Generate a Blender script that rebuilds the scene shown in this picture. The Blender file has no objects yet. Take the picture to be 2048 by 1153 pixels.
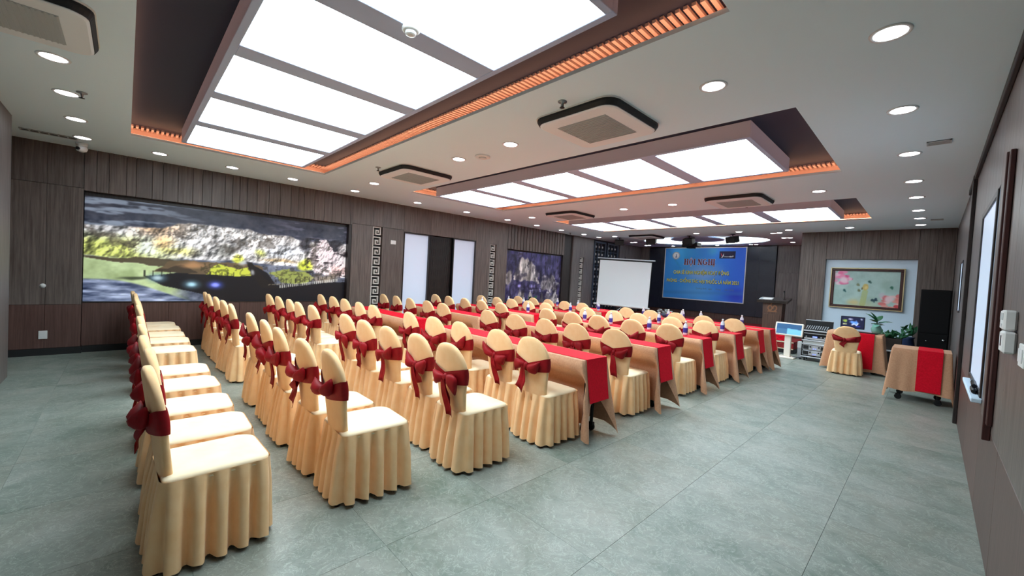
import bpy, math, random
import numpy as np
from mathutils import Vector, Matrix, Euler

sc = bpy.context.scene
COL = sc.collection
random.seed(7)
PI = math.pi

def S(r, g, b):
    f = lambda c: c / 12.92 if c <= 0.04045 else ((c + 0.055) / 1.055) ** 2.4
    return (f(r / 255), f(g / 255), f(b / 255), 1.0)

# ------------------------------------------------------------------ camera, world, exposure
cam_d = bpy.data.cameras.new('camera')
cam_d.sensor_width = 36.0
cam_d.sensor_fit = 'HORIZONTAL'
cam_d.lens = 807.19 / 2048 * 36.0
cam_d.clip_start = 0.02
cam_d.clip_end = 100
cam = bpy.data.objects.new('camera', cam_d)
COL.objects.link(cam)
Rr = Vector((0.69043692, 0.72134239, 0.05442438))
Rd = Vector((0.05920417, 0.01863567, -0.99807193))
Rf = Vector((-0.72096583, 0.69232786, -0.02983973))
M = Matrix.Identity(4)
for i in range(3):
    M[i][0], M[i][1], M[i][2] = Rr[i], -Rd[i], -Rf[i]
M[2][3] = 1.5
cam.matrix_world = M
sc.camera = cam

world = bpy.data.worlds.new('world')
sc.world = world
world.use_nodes = True
world.node_tree.nodes['Background'].inputs[0].default_value = (0.6, 0.7, 0.8, 1)
world.node_tree.nodes['Background'].inputs[1].default_value = 0.05

sc.view_settings.view_transform = 'Standard'
sc.view_settings.look = 'None'
sc.view_settings.gamma = 1.0
sc.view_settings.use_curve_mapping = False
sc.view_settings.exposure = 0.34
sc.cycles.use_denoising = True
sc.cycles.max_bounces = 8
sc.cycles.diffuse_bounces = 5
sc.cycles.glossy_bounces = 3
sc.cycles.sample_clamp_indirect = 6.0

PANEL_LIGHT = 8.4      # luminous ceiling panels
DOWN_LIGHT = 16.0      # downlight lenses
STRIP_LIGHT = 11.0     # orange cove strips
COVE_LIGHT = 60.0      # white cove over the stage

# ------------------------------------------------------------------ materials
def mat(name, col, rough=0.6, metal=0.0, noise=None, bump=None, emit=None, spec=0.5, coat=0.0, sheen=0.0):
    m = bpy.data.materials.new(name)
    m.use_nodes = True
    nt = m.node_tree
    b = nt.nodes['Principled BSDF']
    b.inputs['Base Color'].default_value = col
    b.inputs['Roughness'].default_value = rough
    b.inputs['Metallic'].default_value = metal
    b.inputs['Specular IOR Level'].default_value = spec
    b.inputs['Coat Weight'].default_value = coat
    b.inputs['Sheen Weight'].default_value = sheen
    if emit:
        b.inputs['Emission Color'].default_value = emit[0]
        b.inputs['Emission Strength'].default_value = emit[1]
    co = None
    if noise or bump:
        tc = nt.nodes.new('ShaderNodeTexCoord')
        co = tc.outputs['Object']
    if noise:       # (second colour, (sx,sy,sz), detail, contrast low, high)
        c2, scl, det, lo, hi = noise
        mp = nt.nodes.new('ShaderNodeMapping')
        mp.inputs['Scale'].default_value = scl
        nt.links.new(co, mp.inputs['Vector'])
        nz = nt.nodes.new('ShaderNodeTexNoise')
        nz.inputs['Scale'].default_value = 1.0
        nz.inputs['Detail'].default_value = det
        nt.links.new(mp.outputs[0], nz.inputs['Vector'])
        rp = nt.nodes.new('ShaderNodeValToRGB')
        rp.color_ramp.elements[0].position = lo
        rp.color_ramp.elements[0].color = col
        rp.color_ramp.elements[1].position = hi
        rp.color_ramp.elements[1].color = c2
        nt.links.new(nz.outputs['Fac'], rp.inputs['Fac'])
        nt.links.new(rp.outputs['Color'], b.inputs['Base Color'])
    if bump:        # ((sx,sy,sz), strength, distance)
        scl, st, di = bump
        mp = nt.nodes.new('ShaderNodeMapping')
        mp.inputs['Scale'].default_value = scl
        nt.links.new(co, mp.inputs['Vector'])
        nz = nt.nodes.new('ShaderNodeTexNoise')
        nz.inputs['Scale'].default_value = 1.0
        nz.inputs['Detail'].default_value = 3
        nt.links.new(mp.outputs[0], nz.inputs['Vector'])
        bp = nt.nodes.new('ShaderNodeBump')
        bp.inputs['Strength'].default_value = st
        bp.inputs['Distance'].default_value = di
        nt.links.new(nz.outputs['Fac'], bp.inputs['Height'])
        nt.links.new(bp.outputs[0], b.inputs['Normal'])
    return m

def emitmat(name, col, strength):
    m = bpy.data.materials.new(name)
    m.use_nodes = True
    nt = m.node_tree
    nt.nodes.clear()
    e = nt.nodes.new('ShaderNodeEmission')
    e.inputs[0].default_value = col
    e.inputs[1].default_value = strength
    o = nt.nodes.new('ShaderNodeOutputMaterial')
    nt.links.new(e.outputs[0], o.inputs[0])
    return m

def woodmat(name, c1, c2, rough=0.42, spec=0.45):
    """laminate with fine upright grain, each panel its own shift and tone"""
    m = bpy.data.materials.new(name)
    m.use_nodes = True
    nt = m.node_tree
    b = nt.nodes['Principled BSDF']
    b.inputs['Roughness'].default_value = rough
    b.inputs['Specular IOR Level'].default_value = spec
    ge = nt.nodes.new('ShaderNodeNewGeometry')
    oi = nt.nodes.new('ShaderNodeObjectInfo')
    ad = nt.nodes.new('ShaderNodeVectorMath'); ad.operation = 'MULTIPLY_ADD'
    cv = nt.nodes.new('ShaderNodeCombineXYZ')
    for i in range(3):
        nt.links.new(oi.outputs['Random'], cv.inputs[i])
    nt.links.new(cv.outputs[0], ad.inputs[0])
    ad.inputs[1].default_value = (7, 9, 5)
    nt.links.new(ge.outputs['Position'], ad.inputs[2])
    mp = nt.nodes.new('ShaderNodeMapping')
    mp.inputs['Scale'].default_value = (38, 38, 1.6)
    nt.links.new(ad.outputs[0], mp.inputs['Vector'])
    nz = nt.nodes.new('ShaderNodeTexNoise')
    nz.inputs['Scale'].default_value = 1.0
    nz.inputs['Detail'].default_value = 5
    nz.inputs['Roughness'].default_value = 0.65
    nt.links.new(mp.outputs[0], nz.inputs['Vector'])
    rp = nt.nodes.new('ShaderNodeValToRGB')
    rp.color_ramp.elements[0].position = 0.32
    rp.color_ramp.elements[0].color = c1
    rp.color_ramp.elements[1].position = 0.70
    rp.color_ramp.elements[1].color = c2
    nt.links.new(nz.outputs['Fac'], rp.inputs['Fac'])
    hs = nt.nodes.new('ShaderNodeHueSaturation')
    mr = nt.nodes.new('ShaderNodeMapRange')
    mr.inputs['To Min'].default_value = 0.86
    mr.inputs['To Max'].default_value = 1.14
    nt.links.new(oi.outputs['Random'], mr.inputs['Value'])
    nt.links.new(mr.outputs[0], hs.inputs['Value'])
    nt.links.new(rp.outputs['Color'], hs.inputs['Color'])
    nt.links.new(hs.outputs[0], b.inputs['Base Color'])
    bp = nt.nodes.new('ShaderNodeBump')
    bp.inputs['Strength'].default_value = 0.12
    bp.inputs['Distance'].default_value = 0.002
    nt.links.new(nz.outputs['Fac'], bp.inputs['Height'])
    nt.links.new(bp.outputs[0], b.inputs['Normal'])
    return m

def floormat():
    m = bpy.data.materials.new('floor_stone')
    m.use_nodes = True
    nt = m.node_tree
    N, K = nt.nodes, nt.links
    b = N['Principled BSDF']
    b.inputs['Specular IOR Level'].default_value = 0.45
    ge = N.new('ShaderNodeNewGeometry')
    oi = N.new('ShaderNodeObjectInfo')
    cv = N.new('ShaderNodeCombineXYZ')
    for i in range(3):
        K.new(oi.outputs['Random'], cv.inputs[i])
    ad = N.new('ShaderNodeVectorMath'); ad.operation = 'MULTIPLY_ADD'
    K.new(cv.outputs[0], ad.inputs[0]); ad.inputs[1].default_value = (13, 17, 11)
    K.new(ge.outputs['Position'], ad.inputs[2])
    def noise(scale, detail, rough, dist, lo, hi, c0, c1):
        n = N.new('ShaderNodeTexNoise')
        n.inputs['Scale'].default_value = scale
        n.inputs['Detail'].default_value = detail
        n.inputs['Roughness'].default_value = rough
        n.inputs['Distortion'].default_value = dist
        K.new(ad.outputs[0], n.inputs['Vector'])
        r = N.new('ShaderNodeValToRGB')
        r.color_ramp.elements[0].position = lo; r.color_ramp.elements[0].color = c0
        r.color_ramp.elements[1].position = hi; r.color_ramp.elements[1].color = c1
        K.new(n.outputs['Fac'], r.inputs['Fac'])
        return n, r
    n1, r1 = noise(2.6, 6, 0.6, 0.6, 0.36, 0.66, FL_A, FL_B)
    n2, r2 = noise(9.0, 8, 0.7, 1.6, 0.30, 0.62, (0, 0, 0, 1), (1, 1, 1, 1))
    n3, r3 = noise(8.0, 9, 0.66, 1.6, 0.0, 1.0, (0, 0, 0, 1), (0, 0, 0, 1))
    e = r3.color_ramp.elements                      # thin pale veins where the field crosses its middle
    e[0].position = 0.485; e[1].position = 0.515
    q = e.new(0.5); q.color = (1, 1, 1, 1)
    n4, r4 = noise(10.5, 9, 0.66, 1.2, 0.0, 1.0, (0, 0, 0, 1), (0, 0, 0, 1))
    e = r4.color_ramp.elements
    e[0].position = 0.49; e[1].position = 0.51
    q = e.new(0.5); q.color = (1, 1, 1, 1)
    def mix(fac, a, bcol, k):
        mx = N.new('ShaderNodeMix'); mx.data_type = 'RGBA'
        mu = N.new('ShaderNodeMath'); mu.operation = 'MULTIPLY'; mu.inputs[1].default_value = k
        K.new(fac, mu.inputs[0]); K.new(mu.outputs[0], mx.inputs[0])
        K.new(a, mx.inputs[6])
        if isinstance(bcol, tuple): mx.inputs[7].default_value = bcol
        else: K.new(bcol, mx.inputs[7])
        return mx.outputs[2]
    n5, r5 = noise(1.1, 5, 0.6, 1.0, 0.45, 0.70, (0, 0, 0, 1), (1, 1, 1, 1))
    c = mix(r5.outputs['Color'], r1.outputs['Color'], S(150, 142, 128), 0.38)
    c = mix(r2.outputs['Color'], c, FL_C, 0.42)
    c = mix(r3.outputs['Color'], c, FL_V, 0.42)
    c = mix(r4.outputs['Color'], c, FL_D, 0.40)
    K.new(c, b.inputs['Base Color'])
    mr = N.new('ShaderNodeMapRange')
    mr.inputs['To Min'].default_value = 0.30; mr.inputs['To Max'].default_value = 0.46
    K.new(n2.outputs['Fac'], mr.inputs['Value'])
    K.new(mr.outputs[0], b.inputs['Roughness'])
    bp = N.new('ShaderNodeBump'); bp.inputs['Strength'].default_value = 0.08; bp.inputs['Distance'].default_value = 0.003
    K.new(n2.outputs['Fac'], bp.inputs['Height']); K.new(bp.outputs[0], b.inputs['Normal'])
    return m

FL_A, FL_B = S(92, 110, 100), S(144, 150, 144)
FL_C, FL_V, FL_D = S(152, 160, 154), S(204, 210, 204), S(58, 68, 60)

MT = {}
MT['floor'] = floormat()
MT['grout'] = mat('grout', S(140, 147, 139), 0.9)
MT['ceiling'] = mat('ceiling_paint', S(224, 244, 255), 0.85, bump=((9, 9, 9), 0.05, 0.002))
MT['wood'] = woodmat('dark_laminate', S(74, 63, 59), S(114, 102, 97))
MT['woodlow'] = woodmat('brown_laminate', S(72, 50, 46), S(100, 74, 68))
MT['woodgrey'] = woodmat('grey_laminate', S(84, 77, 76), S(122, 114, 112))
MT['darkwood'] = woodmat('black_brown_wood', S(30, 24, 23), S(52, 42, 40))
MT['lectwood'] = woodmat('lectern_wood', S(62, 44, 38), S(94, 68, 56))
MT['slat'] = mat('tray_ceiling_paint', S(26, 30, 56), 0.55, spec=0.3)
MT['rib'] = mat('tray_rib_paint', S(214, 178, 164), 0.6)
MT['trayback'] = mat('tray_backing', S(34, 31, 38), 0.8)
MT['boxwhite'] = mat('light_box_paint', S(178, 190, 220), 0.6)
MT['panel'] = emitmat('luminous_panel', (0.81, 0.95, 1.0, 1), PANEL_LIGHT)
MT['down'] = emitmat('downlight_lens', (0.93, 0.97, 1.0, 1), DOWN_LIGHT)
MT['strip'] = emitmat('orange_led_strip', (1.0, 0.50, 0.28, 1), STRIP_LIGHT)
MT['cove'] = emitmat('white_led_strip', (1.0, 0.93, 0.86, 1), COVE_LIGHT)
MT['ring'] = mat('white_trim_ring', S(225, 226, 228), 0.4)
MT['white'] = mat('white_plastic', S(226, 228, 228), 0.4)
MT['acwhite'] = mat('ac_panel_white', S(232, 238, 242), 0.5)
MT['acgrille'] = mat('grey_grille', S(176, 182, 184), 0.6)
MT['dark'] = mat('black_slot', S(18, 19, 22), 0.6)
MT['blackplastic'] = mat('black_plastic', S(20, 21, 24), 0.5, spec=0.3)
MT['deepblack'] = mat('deep_black_laminate', S(11, 11, 14), 0.6, spec=0.15)
MT['blackmetal'] = mat('black_metal', S(26, 26, 28), 0.35, 0.6)
MT['metal'] = mat('grey_metal', S(150, 152, 156), 0.35, 0.8)
MT['chrome'] = mat('bright_metal', S(205, 207, 210), 0.2, 1.0)
MT['cover'] = mat('peach_cover', S(254, 214, 164), 0.85, noise=(S(250, 204, 150), (14, 14, 14), 4, 0.35, 0.7), bump=((60, 60, 60), 0.25, 0.002), sheen=0.15, spec=0.2)
MT['seatcov'] = mat('cream_seat_cover', S(254, 236, 204), 0.85, noise=(S(250, 228, 192), (10, 10, 10), 4, 0.35, 0.7), bump=((50, 50, 50), 0.2, 0.002), sheen=0.15, spec=0.2)
MT['sash'] = mat('red_satin', S(152, 8, 24), 0.6, noise=(S(128, 5, 18), (18, 18, 18), 4, 0.35, 0.7), bump=((40, 40, 40), 0.3, 0.003), spec=0.25)
MT['cloth'] = mat('beige_tablecloth', S(206, 160, 128), 0.85, noise=(S(194, 146, 114), (70, 70, 70), 4, 0.35, 0.7), bump=((160, 160, 160), 0.2, 0.001), sheen=0.1, spec=0.2)
MT['runner'] = mat('red_runner', S(224, 14, 44), 0.75, noise=(S(206, 10, 34), (60, 60, 60), 3, 0.35, 0.7), spec=0.15)
MT['tabletop'] = mat('table_laminate', S(120, 96, 80), 0.5)
MT['pane'] = mat('frosted_pane', S(205, 214, 232), 0.35, emit=(S(196, 210, 238), 0.17))
MT['panebright'] = mat('frosted_pane_right', S(205, 216, 230), 0.35, emit=(S(180, 205, 240), 0.30))
MT['niche'] = mat('pale_blue_paint', S(206, 226, 244), 0.7)
MT['screen'] = mat('projection_fabric', S(244, 248, 252), 0.8)
MT['led'] = mat('led_wall_face', S(30, 33, 46), 0.35, noise=(S(36, 40, 54), (3, 3, 3), 2, 0.3, 0.7), spec=0.4)
MT['carpet'] = mat('red_carpet', S(130, 18, 24), 0.95, noise=(S(150, 52, 40), (24, 24, 24), 4, 0.5, 0.75))
MT['nosing'] = mat('cream_nosing', S(206, 186, 160), 0.5)
MT['fret'] = mat('silver_fret', S(206, 202, 196), 0.45)
MT['bluefret'] = mat('steel_blue_fret', S(70, 80, 96), 0.45, 0.2)
MT['gold'] = mat('dull_gold', S(124, 84, 58), 0.5, 0.2)
MT['goldframe'] = mat('gilt_moulding', S(206, 190, 150), 0.35, 0.6)
MT['redwood'] = woodmat('red_brown_frame', S(52, 26, 25), S(78, 40, 37))
MT['kiosk'] = mat('white_powder_coat', S(232, 226, 216), 0.4)
MT['leaf'] = mat('dark_leaf', S(28, 84, 52), 0.45, noise=(S(44, 112, 70), (12, 12, 12), 3, 0.35, 0.7))
MT['leafpale'] = mat('pale_leaf', S(120, 178, 164), 0.5)
MT['stem'] = mat('plant_stem', S(52, 70, 44), 0.7)
MT['planter'] = mat('dark_planter', S(46, 36, 32), 0.7)
MT['bluepot'] = mat('blue_glazed_pot', S(44, 58, 92), 0.3)
MT['flowergrey'] = mat('silver_leaf', S(134, 146, 146), 0.7)
MT['flowerred'] = mat('orange_red_petal', S(206, 52, 40), 0.6)
MT['bottle'] = mat('clear_bottle', S(206, 212, 226), 0.15)
MT['bottlelabel'] = mat('violet_blue_label', S(58, 54, 146), 0.5)
MT['blueglow'] = mat('blue_indicator', S(70, 90, 220), 0.4, emit=(S(110, 130, 255), 2.2))
MT['silverpanel'] = mat('silver_faceplate', S(192, 198, 206), 0.35, 0.3)
MT['bannertext1'] = mat('maroon_print', S(112, 14, 52), 0.6)
MT['bannerhalo'] = mat('pale_halo_print', S(236, 226, 250), 0.6)
MT['bannertext2'] = mat('yellow_print', S(240, 234, 96), 0.6)
MT['bannershade'] = mat('navy_print', S(28, 60, 110), 0.6)
MT['bannertext3'] = mat('grey_print', S(96, 120, 166), 0.6)
MT['navy'] = mat('navy_logo_ground', S(26, 24, 66), 0.6)
MT['printwhite'] = mat('white_print', S(238, 238, 240), 0.6)
MT['printred'] = mat('pink_red_print', S(214, 70, 84), 0.6)
MT['printgrey'] = mat('grey_ring_print', S(170, 178, 190), 0.6)

def attr_mat(name, rough=0.6, emit=0.0, spec=0.4):
    m = bpy.data.materials.new(name)
    m.use_nodes = True
    nt = m.node_tree
    b = nt.nodes['Principled BSDF']
    a = nt.nodes.new('ShaderNodeAttribute')
    a.attribute_name = 'Col'
    nt.links.new(a.outputs['Color'], b.inputs['Base Color'])
    b.inputs['Roughness'].default_value = rough
    b.inputs['Specular IOR Level'].default_value = spec
    if emit:
        nt.links.new(a.outputs['Color'], b.inputs['Emission Color'])
        b.inputs['Emission Strength'].default_value = emit
    return m
MT['print'] = attr_mat('printed_picture', 0.55)
MT['glowprint'] = attr_mat('brightened_print', 0.4, 0.42)  # mural print colours also feed emission, a glow added to brighten them
MT['display'] = attr_mat('lit_display', 0.45, 0.55, 0.2)

# ------------------------------------------------------------------ mesh helpers
class MB:
    def __init__(s):
        s.v, s.f = [], []
    def add(s, vs, fs):
        o = len(s.v)
        s.v += [tuple(p) for p in vs]
        s.f += [tuple(i + o for i in q) for q in fs]
        return s
    def box(s, x0, x1, y0, y1, z0, z1, bev=0.0, mtx=None):
        if bev <= 0:
            vs = [(x, y, z) for z in (z0, z1) for y in (y0, y1) for x in (x0, x1)]
            fs = [(0, 2, 3, 1), (4, 5, 7, 6), (0, 1, 5, 4), (2, 6, 7, 3), (0, 4, 6, 2), (1, 3, 7, 5)]
        else:
            b = min(bev, (x1 - x0) / 2.01, (y1 - y0) / 2.01, (z1 - z0) / 2.01)
            bm_v, idx = [], {}
            for sx in (0, 1):
                for sy in (0, 1):
                    for sz in (0, 1):
                        X, Y, Z = (x0, x1)[sx], (y0, y1)[sy], (z0, z1)[sz]
                        ix, iy, iz = X + (b if sx == 0 else -b), Y + (b if sy == 0 else -b), Z + (b if sz == 0 else -b)
                        for k, p in enumerate(((X, iy, iz), (ix, Y, iz), (ix, iy, Z))):
                            idx[(sx, sy, sz, k)] = len(bm_v); bm_v.append(p)
            fs = []
            I = idx
            for k in range(3):
                for a in (0, 1):
                    q = []
                    for (b1, b2) in ((0, 0), (1, 0), (1, 1), (0, 1)):
                        t = [0, 0, 0]; t[k] = a
                        o = [j for j in range(3) if j != k]
                        t[o[0]], t[o[1]] = b1, b2
                        q.append(I[(t[0], t[1], t[2], k)])
                    flip = (a == 0) != (k == 1)
                    fs.append(tuple(q[::-1]) if flip else tuple(q))
            for k in range(3):          # edges along axis k
                o = [j for j in range(3) if j != k]
                for b1 in (0, 1):
                    for b2 in (0, 1):
                        t0 = [0, 0, 0]; t0[o[0]], t0[o[1]] = b1, b2
                        t1 = list(t0); t1[k] = 1
                        fs.append((I[(*t0, o[0])], I[(*t1, o[0])], I[(*t1, o[1])], I[(*t0, o[1])]))
            for sx in (0, 1):
                for sy in (0, 1):
                    for sz in (0, 1):
                        fs.append(tuple(I[(sx, sy, sz, k)] for k in range(3)))
            vs = bm_v
        if mtx is not None:
            vs = [tuple(mtx @ Vector(p)) for p in vs]
        return s.add(vs, fs)
    def tube(s, pts, r, n=10, cap=True):
        pts = [Vector(p) for p in pts]
        rs = r if isinstance(r, (list, tuple)) else [r] * len(pts)
        vs = []
        for i, p in enumerate(pts):
            d = (pts[min(i + 1, len(pts) - 1)] - pts[max(i - 1, 0)]).normalized()
            a = d.cross(Vector((0, 0, 1)))
            if a.length < 1e-4: a = Vector((1, 0, 0))
            a.normalize(); b = d.cross(a).normalized()
            for k in range(n):
                t = 2 * PI * k / n
                vs.append(p + a * (math.cos(t) * rs[i]) + b * (math.sin(t) * rs[i]))
        fs = []
        for i in range(len(pts) - 1):
            for k in range(n):
                fs.append((i * n + k, i * n + (k + 1) % n, (i + 1) * n + (k + 1) % n, (i + 1) * n + k))
        if cap:
            fs.append(tuple(range(n))[::-1]); fs.append(tuple((len(pts) - 1) * n + k for k in range(n)))
        return s.add(vs, fs)
    def lathe(s, prof, n=20, c=(0, 0, 0), axis='z'):
        vs, fs = [], []
        for (r, h) in prof:
            for k in range(n):
                t = 2 * PI * k / n
                p = (r * math.cos(t), r * math.sin(t), h)
                if axis == 'y': p = (p[0], p[2], p[1])
                if axis == 'x': p = (p[2], p[0], p[1])
                vs.append((p[0] + c[0], p[1] + c[1], p[2] + c[2]))
        for i in range(len(prof) - 1):
            for k in range(n):
                fs.append((i * n + k, i * n + (k + 1) % n, (i + 1) * n + (k + 1) % n, (i + 1) * n + k))
        fs.append(tuple(range(n))[::-1])
        fs.append(tuple((len(prof) - 1) * n + k for k in range(n)))
        return s.add(vs, fs)
    def prism(s, poly, h0, h1, axis='z'):
        n = len(poly)
        def P(a, b, h):
            return {'z': (a, b, h), 'y': (a, h, b), 'x': (h, a, b)}[axis]
        vs = [P(a, b, h0) for a, b in poly] + [P(a, b, h1) for a, b in poly]
        fs = [tuple(range(n))[::-1], tuple(range(n, 2 * n))]
        fs += [(i, (i + 1) % n, n + (i + 1) % n, n + i) for i in range(n)]
        return s.add(vs, fs)
    def mesh(s, name, m, smooth=False):
        me = bpy.data.meshes.new(name)
        me.from_pydata(s.v, [], s.f)
        me.materials.append(m)
        me.validate()
        import bmesh
        bm = bmesh.new(); bm.from_mesh(me)
        bmesh.ops.recalc_face_normals(bm, faces=bm.faces)
        bm.to_mesh(me); bm.free()
        if smooth:
            me.polygons.foreach_set('use_smooth', [True] * len(me.polygons))
        return me
    def build(s, name, m, parent=None, smooth=False, loc=None, rotz=0.0):
        return link(name, s.mesh(name, m, smooth), parent, loc, rotz)

def link(name, me, parent=None, loc=None, rotz=0.0):
    o = bpy.data.objects.new(name, me)
    COL.objects.link(o)
    if parent: o.parent = parent
    if loc: o.location = loc
    if rotz: o.rotation_euler = (0, 0, rotz)
    return o

LABELS = {}
def tag(o, label, cat, group=None, kind=None):
    o['label'] = label
    o['category'] = cat
    n = len(label.split())
    if not 4 <= n <= 16: print('LABEL LENGTH', n, label)
    if label in LABELS: print('DUPLICATE LABEL', label)
    LABELS[label] = 1
    if group: o['group'] = group
    if kind: o['kind'] = kind
    return o

def thing(name, label, cat, loc=(0, 0, 0), rotz=0.0, group=None):
    o = bpy.data.objects.new(name, None)
    o.empty_display_size = 0.1
    COL.objects.link(o)
    o.location = loc
    o.rotation_euler = (0, 0, rotz)
    return tag(o, label, cat, group)

def struct(o):
    o['kind'] = 'structure'
    return o

def copy_tree(o, parent=None, depth=0):
    c = o.copy()
    COL.objects.link(c)
    if parent: c.parent = parent
    for ch in list(o.children):
        copy_tree(ch, c, depth + 1)
    return c

ORD = ['', 'first', 'second', 'third', 'fourth', 'fifth', 'sixth', 'seventh', 'eighth', 'ninth', 'tenth', 'eleventh', 'twelfth', 'thirteenth', 'fourteenth']

# ------------------------------------------------------------------ room dimensions (metres)
CZ = 3.03                        # ceiling
XR, XL = 0.29, -8.75             # right and left wall faces
YN, YF = -0.97, 12.65            # wall behind, far wall on the right
YS = 16.0                        # back of the stage
TRAYS = [(-7.2, -0.87, 0.02, 2.39), (-7.2, -0.88, 4.0, 6.46), (-7.25, -0.93, 8.33, 10.82)]
BOXES = [(-6.90, -1.33, 0.50, 1.99), (-6.98, -1.35, 4.46, 6.03), (-7.12, -1.33, 8.88, 10.44)]

# ------------------------------------------------------------------ floor with tiles
mb = MB().box(-9.3, 0.6, -3.2, 16.3, -0.12, -0.013)
floor = struct(mb.build('floor', MT['grout']))
TX = [-1.18 + 0.79 * k for k in range(-10, 2)]
TX = [-8.95] + [x for x in TX if -8.9 < x < 0.25] + [0.31]
TY = [-2.9] + [-2.9 + 0.79 * k for k in range(1, 19)] + [11.52]
tile_cache = {}
for i in range(len(TX) - 1):
    for j in range(len(TY) - 1):
        w, h = TX[i + 1] - TX[i] - 0.002, TY[j + 1] - TY[j] - 0.0012
        if w <= 0.01 or h <= 0.01: continue
        key = (round(w, 3), round(h, 3))
        if key not in tile_cache:
            tile_cache[key] = MB().box(-w / 2, w / 2, -h / 2, h / 2, -0.012, 0.0).mesh('floor_tile', MT['floor'])
        link('floor_tile', tile_cache[key], floor, ((TX[i] + TX[i + 1]) / 2, (TY[j] + TY[j + 1]) / 2, 0))

# ------------------------------------------------------------------ ceiling with trays
mb = MB()
x0, x1 = -9.2, 0.6
LIP = 0.03
def slab(xa, xb, ya, yb):
    mb.box(xa, xb, ya, yb, CZ, CZ + LIP)
ys = -3.2
for (ta, tb, tc, td) in TRAYS:
    slab(x0, x1, ys, tc)
    slab(x0, ta, tc, td); slab(tb, x1, tc, td)
    ys = td
# stage end with an elliptical opening
EC, EA, EB = (-5.5, 14.05), 1.98, 1.36
slab(x0, x1, ys, 12.2)
slab(-2.43, x1, 12.2, 16.3)
rx0, rx1, ry0, ry1 = x0, -2.43, 12.2, 16.3
NE = 64
inner, outer = [], []
angs = sorted([2 * PI * k / NE for k in range(NE)] + [math.atan2(yy - EC[1], xx - EC[0]) % (2 * PI) for xx in (rx0, rx1) for yy in (ry0, ry1)])
for t in angs:
    c, s_ = math.cos(t), math.sin(t)
    r = 1 / math.sqrt((c / EA) ** 2 + (s_ / EB) ** 2)
    inner.append((EC[0] + c * r, EC[1] + s_ * r))
    k = min(((rx1 - EC[0]) / c if c > 1e-9 else 1e9), ((rx0 - EC[0]) / c if c < -1e-9 else 1e9),
            ((ry1 - EC[1]) / s_ if s_ > 1e-9 else 1e9), ((ry0 - EC[1]) / s_ if s_ < -1e-9 else 1e9))
    outer.append((EC[0] + c * k, EC[1] + s_ * k))
n = len(angs)
vs = [(p[0], p[1], CZ) for p in inner] + [(p[0], p[1], CZ) for p in outer] + [(p[0], p[1], CZ + LIP) for p in inner] + [(p[0], p[1], CZ + LIP) for p in outer]
fs = []
for k in range(n):
    q = (k + 1) % n
    fs += [(k, q, n + q, n + k), (2 * n + k, 3 * n + k, 3 * n + q, 2 * n + q), (k, 2 * n + k, 2 * n + q, q), (n + k, n + q, 3 * n + q, 3 * n + k)]
mb.add(vs, fs)
# opaque lid above everything
mb.box(x0, x1, -3.2, 16.3, CZ + 0.34, CZ + 0.40)
ceiling = struct(mb.build('ceiling', MT['ceiling']))
# elliptical stage recess: upstand, lid and hidden white strip
def ell(k, grow, n=64):
    t = 2 * PI * k / n
    return (EC[0] + (EA + grow) * math.cos(t), EC[1] + (EB + grow) * math.sin(t))
mb = MB()
ring = [ell(k, 0.16) for k in range(64)]
vs = [(a, b, CZ + LIP) for a, b in ring] + [(a, b, CZ + 0.22) for a, b in ring]
mb.add(vs, [(k, (k + 1) % 64, 64 + (k + 1) % 64, 64 + k) for k in range(64)] + [tuple(64 + k for k in range(64))])
mb.build('stage_recess', MT['ceiling'], ceiling)
mb = MB()
mb.tube([(*ell(k, 0.10), CZ + LIP + 0.014) for k in range(65)], 0.010, 6, cap=False)
mb.build('white_strip', MT['cove'], ceiling)

TZ = CZ + 0.150            # dark tray ceiling
G = 0.20                   # depth of the hidden trough behind each edge
for ti, (ta, tb, tc, td) in enumerate(TRAYS):
    xa, xb, ya, yb_ = ta - G, tb + G, tc - G, td + G
    MB().box(xa, xb, ya, yb_, TZ, TZ + .02).build('tray_ceiling', MT['slat'], ceiling)
    for q in ((xa - .02, xa, ya, yb_), (xb, xb + .02, ya, yb_), (xa, xb, ya - .02, ya), (xa, xb, yb_, yb_ + .02)):
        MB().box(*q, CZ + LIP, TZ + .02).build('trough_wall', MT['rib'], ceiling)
    # short ribs square to every edge, under the tray ceiling
    RL = 0.19
    def ribs(along, a, b_, p0, p1, single):
        cs = np.arange(a + .02, b_ - .01, .05)
        if single:
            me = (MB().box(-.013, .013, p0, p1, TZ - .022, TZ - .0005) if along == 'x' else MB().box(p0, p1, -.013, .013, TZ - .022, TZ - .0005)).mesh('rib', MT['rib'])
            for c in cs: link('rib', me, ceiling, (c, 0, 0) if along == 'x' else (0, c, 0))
        else:
            mb = MB()
            for c in cs:
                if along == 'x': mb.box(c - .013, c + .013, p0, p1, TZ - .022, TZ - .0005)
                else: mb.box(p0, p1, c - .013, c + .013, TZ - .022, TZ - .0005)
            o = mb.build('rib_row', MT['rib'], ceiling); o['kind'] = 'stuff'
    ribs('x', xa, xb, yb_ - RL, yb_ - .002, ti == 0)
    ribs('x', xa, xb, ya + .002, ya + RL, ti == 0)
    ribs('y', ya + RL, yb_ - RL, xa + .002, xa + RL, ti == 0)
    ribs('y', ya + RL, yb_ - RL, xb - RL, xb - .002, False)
    e, z0, z1 = 0.060, CZ + LIP + .002, CZ + LIP + .012
    for q in ((ta - e - .006, ta - e + .006, tc - e, td + e), (tb + e - .006, tb + e + .006, tc - e, td + e),
              (ta - e, tb + e, tc - e - .006, tc - e + .006), (ta - e, tb + e, td + e - .006, td + e + .006)):
        MB().box(*q, z0, z1).build('orange_strip', MT['strip'], ceiling)

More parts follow.
